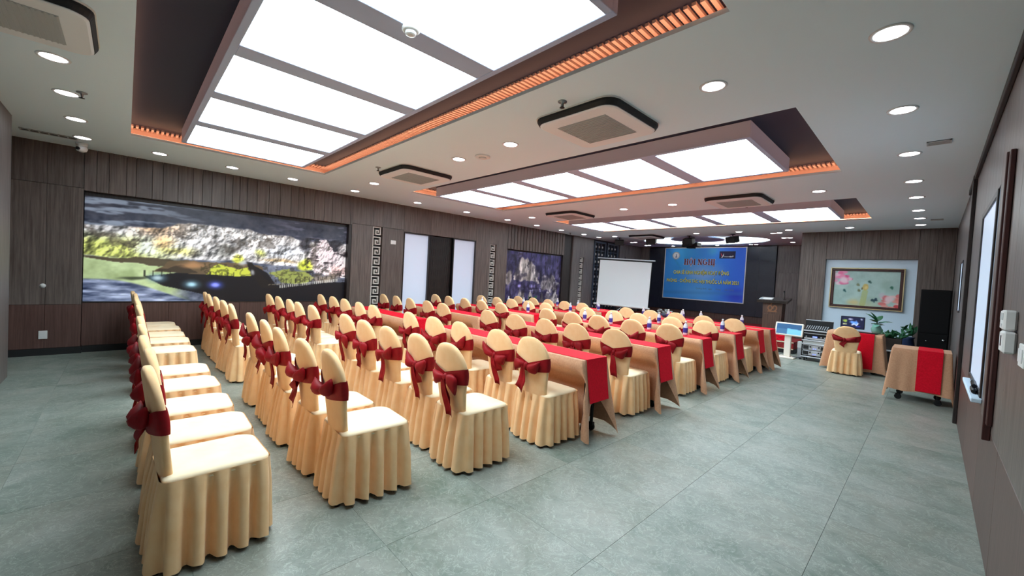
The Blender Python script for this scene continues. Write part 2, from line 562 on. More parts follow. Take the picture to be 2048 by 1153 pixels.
# ------------------------------------------------------------------ walls
def panel_wall(name, backing, panels, mkey='wood', pname='wall_panel'):
    """backing: MB box args; panels: list of box args, each a part"""
    w = struct(MB().box(*backing).build(name, MT['trayback']))
    for p in panels:
        mk = mkey
        if isinstance(p[-1], str): mk, p = p[-1], p[:-1]
        MB().box(*p, bev=0.002).build(pname, MT[mk], w)
    return w

def splits(a, b, n, gap=0.003):
    st = (b - a) / n
    return [(a + st * k + gap / 2, a + st * (k + 1) - gap / 2) for k in range(n)]

ZS = 2.45
left = struct(MB().box(-9.2, -9.0, -3.2, 16.3, 0, CZ).build('wall_left', MT['trayback']))
def lp(x0_, x1_, y0_, y1_, z0_, z1_, mk='wood', nm='wall_panel'):
    return MB().box(x0_, x1_, y0_, y1_, z0_, z1_, bev=0.002).build(nm, MT[mk], left)
# near pillar
lp(-8.99, -8.77, -3.0, -0.465, 0, CZ, 'darkwood', 'pillar_core')
for (ya, yb) in ((-3.0, -1.9), (-1.9, -1.18), (-1.18, -0.82), (-0.82, -0.46)):
    lp(-8.77, -8.75, ya + .0015, yb - .0015, ZS + .002, CZ)
    lp(-8.77, -8.75, ya + .0015, yb - .0015, 0.73, ZS - .002)
    lp(-8.77, -8.75, ya + .0015, yb - .0015, 0.10, 0.727, 'woodlow')
# mural bay: planked fascia above, panelling below
random.seed(3)
y = -0.46
while y < 3.5:
    w = random.choice([0.11, 0.13, 0.16, 0.19])
    w = min(w, 3.52 - y)
    lp(-8.86, -8.74 + random.uniform(-.003, .003), y + .002, y + w - .002, 2.42, CZ, 'wood', 'plank')
    y += w
lp(-9.0, -8.86, -0.46, 3.52, 2.36, CZ, 'darkwood', 'fascia_core')
for (ya, yb) in splits(-0.46, 3.52, 4):
    lp(-8.99, -8.80, ya, yb, 0.10, 0.75, 'woodlow')
lp(-8.99, -8.79, -0.46, 3.52, 0.751, 0.765, 'darkwood', 'ledge')
lp(-8.99, -8.76, 3.46, 3.52, 0.766, 2.42, 'darkwood', 'jamb')
# door bay
lp(-8.99, -8.90, 3.52, 8.13, 0, CZ, 'darkwood', 'bay_core')
Z2 = 2.38
for (ya, yb) in ((3.52, 3.99), (4.22, 4.76)):
    lp(-8.90, -8.75, ya + .0015, yb - .0015, ZS + .002, CZ); lp(-8.90, -8.75, ya + .0015, yb - .0015, 0.10, ZS - .002)
lp(-8.90, -8.75, 3.99, 4.22, ZS, CZ)
lp(-8.90, -8.75, 3.99, 4.22, 0.10, 0.42)
for (ya, yb) in splits(4.76, 6.95, 3):
    lp(-8.90, -8.75, ya, yb, Z2 + 0.03, CZ)
lp(-8.90, -8.75, 6.95, 7.47, 0.10, CZ); lp(-8.90, -8.75, 7.70, 8.13, 0.10, CZ)
lp(-8.90, -8.75, 7.47, 7.70, 2.37, CZ); lp(-8.90, -8.75, 7.47, 7.70, 0.10, 0.42)
# second mural bay
for (ya, yb) in splits(8.13, 10.78, 20, 0.0):
    lp(-8.86, -8.75, ya + .012, yb - .012, 2.30, CZ, 'wood', 'plank')
lp(-9.0, -8.86, 8.13, 10.78, 2.26, CZ, 'darkwood', 'fascia_core')
lp(-8.99, -8.80, 8.13, 10.78, 0.10, 0.60, 'woodlow')
lp(-8.99, -8.80, 10.78, 11.25, 0.10, CZ, 'darkwood', 'jamb')
# third pillar
lp(-8.99, -8.90, 11.25, 12.5, 0.10, CZ, 'darkwood', 'pillar_core')
lp(-8.90, -8.75, 11.25, 11.67, 0.10, CZ, 'woodgrey'); lp(-8.90, -8.75, 11.91, 12.48, 0.10, CZ, 'woodgrey')
lp(-8.90, -8.75, 11.67, 11.91, 2.30, CZ, 'woodgrey'); lp(-8.90, -8.75, 11.67, 11.91, 0.10, 0.42, 'woodgrey')
# stage flank
lp(-8.99, -8.86, 12.5, 14.3, 0.28, CZ, 'darkwood', 'flank_back')
for (ya, yb) in splits(14.3, 15.98, 3):
    lp(-8.99, -8.76, ya, yb, 0.28, CZ, 'woodgrey')

base_l = struct(MB().box(-8.76, -8.735, -3.0, -0.45, 0, 0.098).box(-8.81, -8.785, -0.45, 3.52, 0, 0.098).box(-8.76, -8.738, 3.52, 4.74, 0, 0.098)
                .box(-8.76, -8.738, 6.97, 8.13, 0, 0.098).box(-8.81, -8.785, 8.13, 11.25, 0, 0.098).box(-8.76, -8.738, 11.25, 11.49, 0, 0.098).build('baseboard_left', MT['dark']))

# wall behind the camera (only its corner shows) and the alcove beyond it
near = struct(MB().box(-7.40, 0.6, -1.12, YN - 0.02, 0, CZ).build('wall_near', MT['trayback']))
for (xa, xb) in splits(-7.40, 0.28, 8):
    MB().box(xa, xb, YN - 0.02, YN, 0.0, CZ, bev=.002).build('wall_panel', MT['woodgrey'], near)
MB().box(-7.42, -7.40, -1.12, YN, 0, CZ).build('corner_post', MT['metal'], near)
struct(MB().box(-9.0, 0.6, -3.2, -3.0, 0, CZ).build('wall_alcove', MT['wood']))
struct(MB().box(-7.2, -7.0, -3.0, -1.13, 0, CZ).build('wall_alcove_side', MT['wood']))

# right wall
right = struct(MB().box(0.42, 0.6, -1.0, 12.9, 0, CZ).build('wall_right', MT['trayback']))
def rp(y0_, y1_, z0_, z1_, mk='woodgrey', x=XR, nm='wall_panel'):
    return MB().box(x, 0.415, y0_ + .0015, y1_ - .0015, z0_ + .0015, z1_ - .0015, bev=.002).build(nm, MT[mk], right)
for (ya, yb) in ((-0.97, 0.6), (0.6, 2.1), (2.1, 3.4), (3.4, 4.5)):
    rp(ya, yb, 0, 0.70, 'woodlow'); rp(ya, yb, 0.70, CZ, 'wood')
rp(4.5, 5.85, 0, 0.76, 'woodlow'); rp(4.5, 5.85, 2.34, CZ)
for (ya, yb) in ((5.85, 7.4), (7.4, 8.98)):
    rp(ya, yb, 0, 0.70, 'woodlow'); rp(ya, yb, 0.70, CZ)
rp(8.98, 9.75, 0, 1.30); rp(8.98, 9.75, 2.12, CZ)
rp(9.75, 11.2, 0, CZ); rp(11.2, 12.64, 0, CZ)
struct(MB().box(0.262, 0.289, 1.0, 8.4, 2.955, 3.029, bev=.004).build('trim_1', MT['darkwood']))
struct(MB().box(0.265, 0.289, 3.72, 3.97, 0.76, 2.40, bev=.004).box(0.255, 0.289, 3.78, 3.82, 0.66, 2.40, bev=.003).build('trim_2', MT['redwood']))
struct(MB().box(0.255, 0.289, 7.3, 7.42, 0.0, 3.0, bev=.004).build('trim_3', MT['darkwood']))

def window(name, x, xin, y0_, y1_, z0_, z1_, pane='pane', side=1, fw=0.045, mk='darkwood', sill=None):
    """frame around an opening in a side wall (x = wall face, xin = pane plane)"""
    w = struct(bpy.data.objects.new(name, None)); COL.objects.link(w)
    xa, xb = sorted((x - 0.012 * side, xin))
    mbf = MB()
    mbf.box(xa, xb, y0_, y0_ + fw, z0_, z1_, bev=.003).box(xa, xb, y1_ - fw, y1_, z0_, z1_, bev=.003)
    mbf.box(xa, xb, y0_ + fw, y1_ - fw, z1_ - fw, z1_, bev=.003).box(xa, xb, y0_ + fw, y1_ - fw, z0_, z0_ + fw, bev=.003)
    mbf.build('window_frame', MT[mk], w)
    pa, pb = sorted((xin, xin + 0.012 * side))
    MB().box(pa, pb, y0_ + .003, y1_ - .003, z0_ + .003, z1_ - .003).build('pane', MT[pane], w)
    return w
window('window_1', -8.75, -8.80, 4.765, 5.475, 0.02, 2.40, side=-1, fw=0.02)
window('window_2', -8.75, -8.80, 6.20, 6.945, 0.02, 2.40, side=-1, fw=0.02)
w3 = window('window_3', XR, 0.290, 4.52, 5.83, 0.78, 2.32, 'panebright', side=1, fw=0.05)
MB().box(0.235, 0.289, 4.46, 5.60, 0.765, 0.795, bev=.004).build('window_sill', MT['niche'], w3)
MB().box(0.245, 0.275, 4.66, 4.86, 0.796, 0.835, bev=.01).tube([(0.26, 4.70, 0.85), (0.26, 4.83, 0.865)], 0.016, 8).build('window_latch', MT['blackmetal'], w3)
window('window_4', XR, 0.290, 9.0, 9.73, 1.32, 2.10, 'panebright', side=1, fw=0.02)

# sliding door between the two white panes
d1 = struct(bpy.data.objects.new('door_1', None)); COL.objects.link(d1)
MB().box(-8.86, -8.83, 5.50, 6.18, 0.0, 2.39).build('door_leaf', MT['darkwood'], d1)
mb = MB()
for (ya, yb) in splits(5.51, 6.17, 22, 0.012):
    mb.box(-8.83, -8.815, ya, yb, 0.02, 2.38)
o = mb.build('ribbing', MT['darkwood'], d1); o['kind'] = 'stuff'
MB().box(-8.86, -8.74, 5.478, 5.50, 0, 2.40).box(-8.86, -8.74, 6.18, 6.198, 0, 2.40).build('door_frame', MT['blackmetal'], d1)

# far wall on the right with the pale blue niche
far = struct(MB().box(-2.43, 0.6, YF + 0.13, YF + 0.3, 0, CZ).build('wall_far', MT['trayback']))
def fp(xa, xb, za, zb, mk='wood', ya=YF, yb=YF + 0.128, nm='wall_panel'):
    return MB().box(xa + .0015, xb - .0015, ya, yb, za + .0015, zb - .0015, bev=.002).build(nm, MT[mk], far)
for (xa, xb) in ((-2.43, -2.16), (-2.16, -1.9), (-0.27, 0.01), (0.01, 0.285)):
    fp(xa, xb, 0, CZ)
for (xa, xb) in splits(-1.9, -0.27, 5, 0):
    fp(xa, xb, 2.35, CZ)
MB().box(-1.9, -0.27, YF + .10, YF + .125, 0.0, 2.35).build('niche_back', MT['niche'], far)
# side return and back of the stage recess
ret = struct(MB().box(-2.43, -2.25, YF + 0.3, YS + .3, 0, CZ).build('wall_stage_return', MT['wood']))
stg = struct(MB().box(-9.0, -2.25, YS + .02, YS + .3, 0, CZ).build('wall_stage', MT['trayback']))
for (xa, xb) in ((-3.72, -3.1), (-3.1, -2.44)):
    for (za, zb) in ((0.28, 1.2), (1.2, 2.1), (2.1, CZ)):
        MB().box(xa + .0015, xb - .0015, YS, YS + .018, za + .0015, zb - .0015, bev=.002).build('wall_panel', MT['woodgrey'], stg)
for (xa, xb) in splits(-8.74, -3.73, 8):
    MB().box(xa, xb, YS, YS + .018, 0.28, 0.52, bev=.002).build('wall_panel', MT['woodlow'], stg)
MB().box(-8.74, -8.36, YS - .06, YS + .018, 0.53, CZ, bev=.002).build('wall_panel', MT['woodgrey'], stg)
base_f = struct(MB().box(-2.42, -1.92, YF - .012, YF - .001, 0, .098).box(-.26, .28, YF - .012, YF - .001, 0, .098).build('baseboard_far', MT['dark']))

# ------------------------------------------------------------------ stage platform
SX0, SX1, SY0, SZ = -8.74, -2.22, 11.5, 0.28
st = thing('stage_platform', 'low red carpeted stage platform with two cream nosings before the banner', 'stage', (0, 0, 0))
MB().box(SX0, SX1, SY0 + .03, YF - .01, 0.10, SZ - .03).box(SX0, -2.44, YF - .01, YS, 0.10, SZ - .03).build('deck', MT['carpet'], st)
MB().box(SX0, SX1, SY0 + .03, YF - .012, SZ - .03, SZ).box(SX0, -2.44, YF - .012, YS, SZ - .03, SZ).build('carpet', MT['carpet'], st)
MB().box(SX0, SX1, SY0 - .005, SY0 + .03, SZ - .025, SZ + .002, bev=.004).build('nosing', MT['nosing'], st)
MB().box(SX0, SX1, SY0 - .015, SY0 + .03, 0.098, 0.122, bev=.004).build('nosing', MT['nosing'], st)
MB().box(SX0, SX1, SY0 + .005, SY0 + .029, 0.123, SZ - .026).build('riser', MT['carpet'], st)
MB().box(SX0, SX1, SY0 + .02, YF - .02, 0.0, 0.097).build('plinth', MT['dark'], st)

# ------------------------------------------------------------------ luminous ceiling boxes
names = ['large luminous ceiling box nearest the camera, over the rear chairs', 'luminous ceiling box of five panels in the middle ceiling tray', 'luminous ceiling box of five panels in the tray nearest the stage']
for bi, (xa, xb, ya, yb) in enumerate(BOXES):
    t = thing('ceiling_light', names[bi], 'ceiling light', (0, 0, 0), group=None)
    zb, zt = CZ - 0.02, CZ + 0.149
    fw = 0.05
    MB().box(xa, xb, ya, ya + fw, zb, zt, bev=.003).box(xa, xb, yb - fw, yb, zb, zt, bev=.003).box(xa, xa + fw, ya + fw, yb - fw, zb, zt, bev=.003).box(xb - fw, xb, ya + fw, yb - fw, zb, zt, bev=.003).build('frame', MT['boxwhite'], t)
    MB().box(xa + .01, xb - .01, ya + .01, yb - .01, zt - .03, zt - .002).build('back_plate', MT['boxwhite'], t)
    st_ = (xb - xa) / 5
    for k in range(1, 5):
        x = xa + st_ * k
        MB().box(x - .10, x + .10, ya + fw, yb - fw, zb + .002, zb + .04, bev=.003).build('crossbar', MT['boxwhite'], t)
    for k in range(5):
        p0 = xa + fw if k == 0 else xa + st_ * k + .10
        p1 = xb - fw if k == 4 else xa + st_ * (k + 1) - .10
        MB().box(p0 + .001, p1 - .001, ya + fw + .001, yb - fw - .001, zb + .012, zb + .02).build('light_panel', MT['panel'], t)

# ------------------------------------------------------------------ downlights
ring_me = MB().lathe([(0.078, -.0005), (0.078, -.006), (0.095, -.007), (0.098, -.0005)], 24).mesh('trim_ring', MT['ring'], True)
lens_me = MB().lathe([(0.077, -.001), (0.077, -.004), (0.06, -.0055)], 24).mesh('lens', MT['down'])
def downlight(x, y, label, group, s=1.0):
    t = thing('downlight', label, 'downlight', (x, y, CZ), group=group)
    a = link('trim_ring', ring_me, t); b = link('lens', lens_me, t)
    a.scale = b.scale = (s, s, 1)
for i, y in enumerate((3.18, 4.56, 6.0, 7.45, 8.66, 9.97, 10.97, 11.95)):
    downlight(-0.26, y, f'round ceiling downlight, {ORD[i+1]} from the camera along the right wall', 'downlights along the right wall')
for i, y in enumerate((0.34, 1.24, 2.15, 3.29, 4.72, 6.12, 7.54, 8.74, 9.90, 11.12, 12.02)):
    downlight(-8.05 - 0.02 * i, y, f'round ceiling downlight, {ORD[i+1]} from the near pillar along the mural wall', 'downlights along the mural wall')
for i, x in enumerate((-4.91, -5.89, -6.93, -7.95)):
    downlight(x, -0.44, f'round ceiling downlight, {ORD[i+1]} from the grey cassette towards the near pillar', 'downlights in the rear strip')
for i, x in enumerate((-1.25, -3.50, -4.51, -7.07)):
    downlight(x, 3.21, f'round downlight between first and second ceiling trays, {ORD[i+1]} from the right', 'downlights between first and second trays')
for i, x in enumerate((-1.28, -3.54, -4.59, -7.24)):
    downlight(x, 7.53, f'round downlight between second and third ceiling trays, {ORD[i+1]} from the right', 'downlights between second and third trays')
for i, x in enumerate((-1.41, -2.59, -3.73, -4.86, -7.58)):
    downlight(x, 11.98, f'small downlight between third tray and stage, {ORD[i+1]} from the right', 'downlights before the stage')
stage_dl = [(-3.06, 12.55), (-2.91, 12.51), (-3.07, 13.74), (-2.93, 13.76), (-3.12, 15.05), (-4.43, 15.55), (-4.28, 15.57), (-5.55, 15.6), (-7.2, 15.6), (-8.13, 15.2), (-7.98, 15.18), (-8.08, 14.0), (-7.93, 13.98)]
for i, (x, y) in enumerate(stage_dl):
    downlight(x, y, f'small stage ceiling spot, {ORD[i+1]} when going round the oval recess', 'spots round the stage oval', 0.8)

# oval canopy over the stage
t = thing('ceiling_canopy', 'grey oval canopy hanging under the glowing stage ceiling recess', 'canopy', (-5.38, 13.35, CZ))
mb = MB()
el = [(0.80 * math.cos(2 * PI * k / 48), 0.80 * math.sin(2 * PI * k / 48)) for k in range(48)]
mb.prism(el, -0.035, 0.005).build('disc', MT['boxwhite'], t)
mb = MB()
for a in range(3):
    q = 2 * PI * a / 3
    mb.tube([(.5 * math.cos(q), .5 * math.sin(q), 0.0), (.5 * math.cos(q), .5 * math.sin(q), 0.215)], .012, 8)
mb.build('hanger', MT['metal'], t)

# ------------------------------------------------------------------ air conditioning cassettes
def rrect(hw, hh, r, n=6):
    out = []
    for (cx, cy, a0) in ((hw - r, hh - r, 0), (-(hw - r), hh - r, 90), (-(hw - r), -(hh - r), 180), (hw - r, -(hh - r), 270)):
        for k in range(n + 1):
            a = math.radians(a0 + 90 * k / n)
            out.append((cx + r * math.cos(a), cy + r * math.sin(a)))
    return out
def make_ac():
    parts = {}
    def loft(rings):
        n = len(rings[0][0])
        vs, fs = [], []
        for o, z in rings: vs += [(x, y, z) for x, y in o]
        for l in range(len(rings) - 1):
            fs += [(l * n + k, l * n + (k + 1) % n, (l + 1) * n + (k + 1) % n, (l + 1) * n + k) for k in range(n)]
        fs.append(tuple((len(rings) - 1) * n + k for k in range(n)))
        return MB().add(vs, fs)
    parts['flange'] = loft([(rrect(.455, .455, .13), 0), (rrect(.455, .455, .13), -.008), (rrect(.44, .44, .12), -.010)]).mesh('flange', MT['white'])
    parts['air_slot'] = loft([(rrect(.448, .448, .13), -.0105), (rrect(.448, .448, .13), -.030), (rrect(.430, .430, .12), -.062)]).mesh('air_slot', MT['dark'])
    parts['fascia'] = loft([(rrect(.424, .424, .12), -.060), (rrect(.424, .424, .12), -.068), (rrect(.408, .408, .11), -.074)]).mesh('fascia', MT['acwhite'])
    parts['grille'] = MB().box(-.27, .27, -.27, .27, -.078, -.0742).mesh('grille', MT['acgrille'])
    mb = MB()
    for k in range(18):
        y = -.255 + k * .03
        mb.box(-.265, .265, y - .005, y + .005, -.083, -.0782)
    parts['grille_bars'] = mb.mesh('grille_bars', MT['acgrille'])
    return parts
ACP = make_ac()
for (x, y, lab) in ((-2.34, 3.27, 'square ceiling air conditioner cassette over the middle aisle, largest in full view'),
                    (-5.77, 3.29, 'ceiling air conditioner cassette beside the corner of the first tray'),
                    (-2.40, 7.60, 'ceiling air conditioner cassette on the right between second and third trays'),
                    (-6.02, 7.55, 'ceiling air conditioner cassette on the left between second and third trays'),
                    (-6.50, 12.15, 'small looking ceiling cassette before the oval stage recess'),
                    (-4.08, -0.565, 'ceiling air conditioner cassette cut by the top left picture corner')):
    t = thing('air_conditioner', lab, 'air conditioner', (x, y, CZ - .001), group='ceiling cassettes')
    if y < 0: t.scale = (.88, .88, 1)
    for nm, me in ACP.items():
        link(nm.split('.')[0], me, t)

# sprinklers, detectors, dome camera, vents
spr_me = MB().lathe([(0.04, 0), (0.04, -.006), (0.014, -.010), (0.010, -.035), (0.006, -.05)], 14).mesh('rose', MT['metal'], True)
spr2 = MB().lathe([(0.003, -.05), (0.022, -.052), (0.022, -.055), (0.003, -.056)], 14).tube([(0.012, 0, -.02), (0.013, 0, -.052)], .003, 6).tube([(-0.012, 0, -.02), (-0.013, 0, -.052)], .003, 6).mesh('deflector', MT['blackmetal'], True)
for (x, y, lab) in ((-5.74, -0.33, 'small fire sprinkler among the rear left downlights'), (-2.31, 2.70, 'fire sprinkler beside the middle aisle air conditioner cassette'),
                    (-5.9, 2.73, 'fire sprinkler beside the cassette near the first tray corner'), (-5.89, 7.88, 'fire sprinkler in front of the third tray, left cassette'),
                    (-2.44, 8.16, 'fire sprinkler by the right cassette before the third tray'), (-8.4, 10.6, 'tiny fire sprinkler above the second mural by the left wall')):
    t = thing('fire_sprinkler', lab, 'sprinkler', (x, y, CZ), group='fire sprinklers')
    link('rose', spr_me, t); link('deflector', spr2, t)
t = thing('smoke_detector', 'round white smoke detector plate near the two middle downlights', 'smoke detector', (-4.14, 3.32, CZ))
MB().lathe([(0.10, 0), (0.10, -.012), (0.085, -.02)], 28).build('base_plate', MT['white'], t, True)
MB().lathe([(0.05, -.02), (0.046, -.032), (0.02, -.036)], 24).build('sensor', MT['white'], t, True)
t = thing('smoke_detector', 'round white smoke detector on a crossbar of the nearest luminous box', 'smoke detector', (-2.35, 1.26, CZ - 0.019))
MB().lathe([(0.055, 0), (0.055, -.014), (0.045, -.022)], 28).build('base_plate', MT['white'], t, True)
MB().lathe([(0.035, -.022), (0.032, -.04), (0.015, -.044)], 24).build('sensor', MT['white'], t, True)
t = thing('security_camera', 'white dome security camera under the ceiling at the near pillar corner', 'camera', (-8.36, -0.47, CZ))
MB().lathe([(0.06, 0), (0.06, -.03), (0.05, -.045)], 24).build('mount', MT['white'], t, True)
MB().lathe([(0.02, -.03), (0.05, -.045), (0.064, -.075), (0.05, -.11), (0.02, -.125)], 24).build('body', MT['white'], t, True)
MB().lathe([(0.022, 0), (0.022, .02), (0.014, .022)], 16, axis='x').build('lens', MT['blackplastic'], t, True, loc=(0.045, -.03, -.085), rotz=-.5)
def vent(x, y, wx, wy, lab):
    t = thing('ceiling_vent', lab, 'vent', (x, y, CZ), group='ceiling vents')
    MB().box(-wx / 2, wx / 2, -wy / 2, wy / 2, -.004, 0).build('backing', MT['dark'], t)
    MB().box(-wx / 2, wx / 2, wy / 2 - .012, wy / 2, -.010, -.004).box(-wx / 2, wx / 2, -wy / 2, -wy / 2 + .012, -.010, -.004).box(-wx / 2, -wx / 2 + .012, -wy / 2, wy / 2, -.010, -.004).box(wx / 2 - .012, wx / 2, -wy / 2, wy / 2, -.010, -.004).build('frame', MT['acgrille'], t)
    mb = MB(); n = 5
    for k in range(n):
        yy = -wy / 2 + wy * (k + 1) / (n + 1)
        mb.box(-wx / 2 + .012, wx / 2 - .012, yy - .006, yy + .006, -.009, -.0045)
    mb.build('louvres', MT['acgrille'], t)
vent(-0.045, 5.70, 0.17, 0.13, 'grey slotted ceiling vent by the right wall, nearer the camera')
vent(-0.03, 11.26, 0.17, 0.12, 'grey slotted ceiling vent by the right wall, farther from the camera')
vent(-8.1, -0.75, 0.12, 0.5, 'dark slotted ceiling vent above the near left pillar')

# ------------------------------------------------------------------ printed pictures painted in code
def vnoise(u, v, fx, fy, seed):
    rng = np.random.RandomState(seed)
    nx, ny = int(fx) + 3, int(fy) + 3
    g = rng.rand(ny, nx)
    x, y = u * fx, v * fy
    xi, yi = np.floor(x).astype(int), np.floor(y).astype(int)
    xf, yf = x - xi, y - yi
    xf, yf = xf * xf * (3 - 2 * xf), yf * yf * (3 - 2 * yf)
    xi, yi = np.clip(xi, 0, nx - 2), np.clip(yi, 0, ny - 2)
    a = g[yi, xi] * (1 - xf) + g[yi, xi + 1] * xf
    b = g[yi + 1, xi] * (1 - xf) + g[yi + 1, xi + 1] * xf
    return a * (1 - yf) + b * yf
def fbm(u, v, fx, fy, octs, seed):
    o, a, t = 0, 1, 0
    for k in range(octs):
        o = o + a * vnoise(u, v, fx, fy, seed + k * 31); t += a
        a *= 0.55; fx *= 2; fy *= 2
    return o / t
def sm(a, b, x):
    t = np.clip((x - a) / (b - a), 0, 1)
    return t * t * (3 - 2 * t)
class Paint:
    def __init__(s, w, h):
        s.w, s.h = w, h
        s.u, s.v = np.meshgrid((np.arange(w) + .5) / w, (np.arange(h) + .5) / h)
        s.c = np.zeros((h, w, 3))
    def mix(s, m, col):
        m = np.clip(m, 0, 1)[..., None]
        s.c = s.c * (1 - m) + np.array(col, float) * m if not isinstance(col, np.ndarray) else s.c * (1 - m) + col * m
    def blob(s, cu, cv, ru, rv, col, k=1.0, soft=1.0, wob=0.0, seed=1):
        uu, vv = s.u, s.v
        if wob:
            uu = uu + wob * (fbm(s.u, s.v, 9, 7, 3, seed) - .5); vv = vv + wob * 2 * (fbm(s.u, s.v, 9, 7, 3, seed + 5) - .5)
        d = np.sqrt(((uu - cu) / ru) ** 2 + ((vv - cv) / rv) ** 2)
        s.mix((1 - sm(1 - soft, 1.0, d)) * k, col)
    def poly(s, pts, col, k=1.0, wob=0.0, seed=1, soft=0.0):
        uu, vv = s.u, s.v
        if wob:
            uu = uu + wob * (fbm(s.u, s.v, 12, 8, 4, seed) - .5); vv = vv + wob * 2.2 * (fbm(s.u, s.v, 12, 8, 4, seed + 5) - .5)
        ins = np.zeros_like(uu, bool)
        n = len(pts)
        for i in range(n):
            (xa, ya), (xb, yb) = pts[i], pts[(i + 1) % n]
            cond = ((ya > vv) != (yb > vv)) & (uu < (xb - xa) * (vv - ya) / (yb - ya + 1e-12) + xa)
            ins ^= cond
        s.mix(ins.astype(float) * k, col)
    def line(s, a, b, wd, col, k=1.0, asp=1.0):
        (xa, ya), (xb, yb) = a, b
        px_, py_ = (s.u - xa) * asp, s.v - ya
        dx, dy = (xb - xa) * asp, yb - ya
        t = np.clip((px_ * dx + py_ * dy) / (dx * dx + dy * dy), 0, 1)
        d = np.hypot(px_ - t * dx, py_ - t * dy)
        s.mix((d < wd).astype(float) * k, col)
    def build(s, name, P0, U, V, m, parent=None):
        """grid mesh: P0 + u*U + v*V, one flat colour per cell"""
        w, h = s.w, s.h
        gu, gv = np.meshgrid(np.arange(w + 1) / w, np.arange(h + 1) / h)
        P0, U, V = map(np.array, (P0, U, V))
        co = P0 + gu[..., None] * U + gv[..., None] * V
        idx = np.arange((w + 1) * (h + 1)).reshape(h + 1, w + 1)
        f = np.stack([idx[:-1, :-1], idx[:-1, 1:], idx[1:, 1:], idx[1:, :-1]], -1).reshape(-1, 4)
        me = bpy.data.meshes.new(name)
        me.vertices.add(len(co.reshape(-1, 3))); me.vertices.foreach_set('co', co.reshape(-1))
        me.loops.add(f.size); me.loops.foreach_set('vertex_index', f.reshape(-1))
        me.polygons.add(len(f)); me.polygons.foreach_set('loop_start', np.arange(len(f)) * 4)
        me.update(calc_edges=True)
        # colours at corners, smooth between cells
        c = np.clip(s.c, 0, 255) / 255
        cp = np.pad(c, ((1, 1), (1, 1), (0, 0)), mode='edge')
        cv = (cp[:-1, :-1] + cp[1:, :-1] + cp[:-1, 1:] + cp[1:, 1:]) / 4
        lin = np.where(cv <= 0.04045, cv / 12.92, ((cv + 0.055) / 1.055) ** 2.4)
        at = me.color_attributes.new('Col', 'FLOAT_COLOR', 'POINT')
        at.data.foreach_set('color', np.concatenate([lin, np.ones((h + 1, w + 1, 1))], -1).reshape(-1))
        me.materials.append(m)
        return link(name, me, parent)

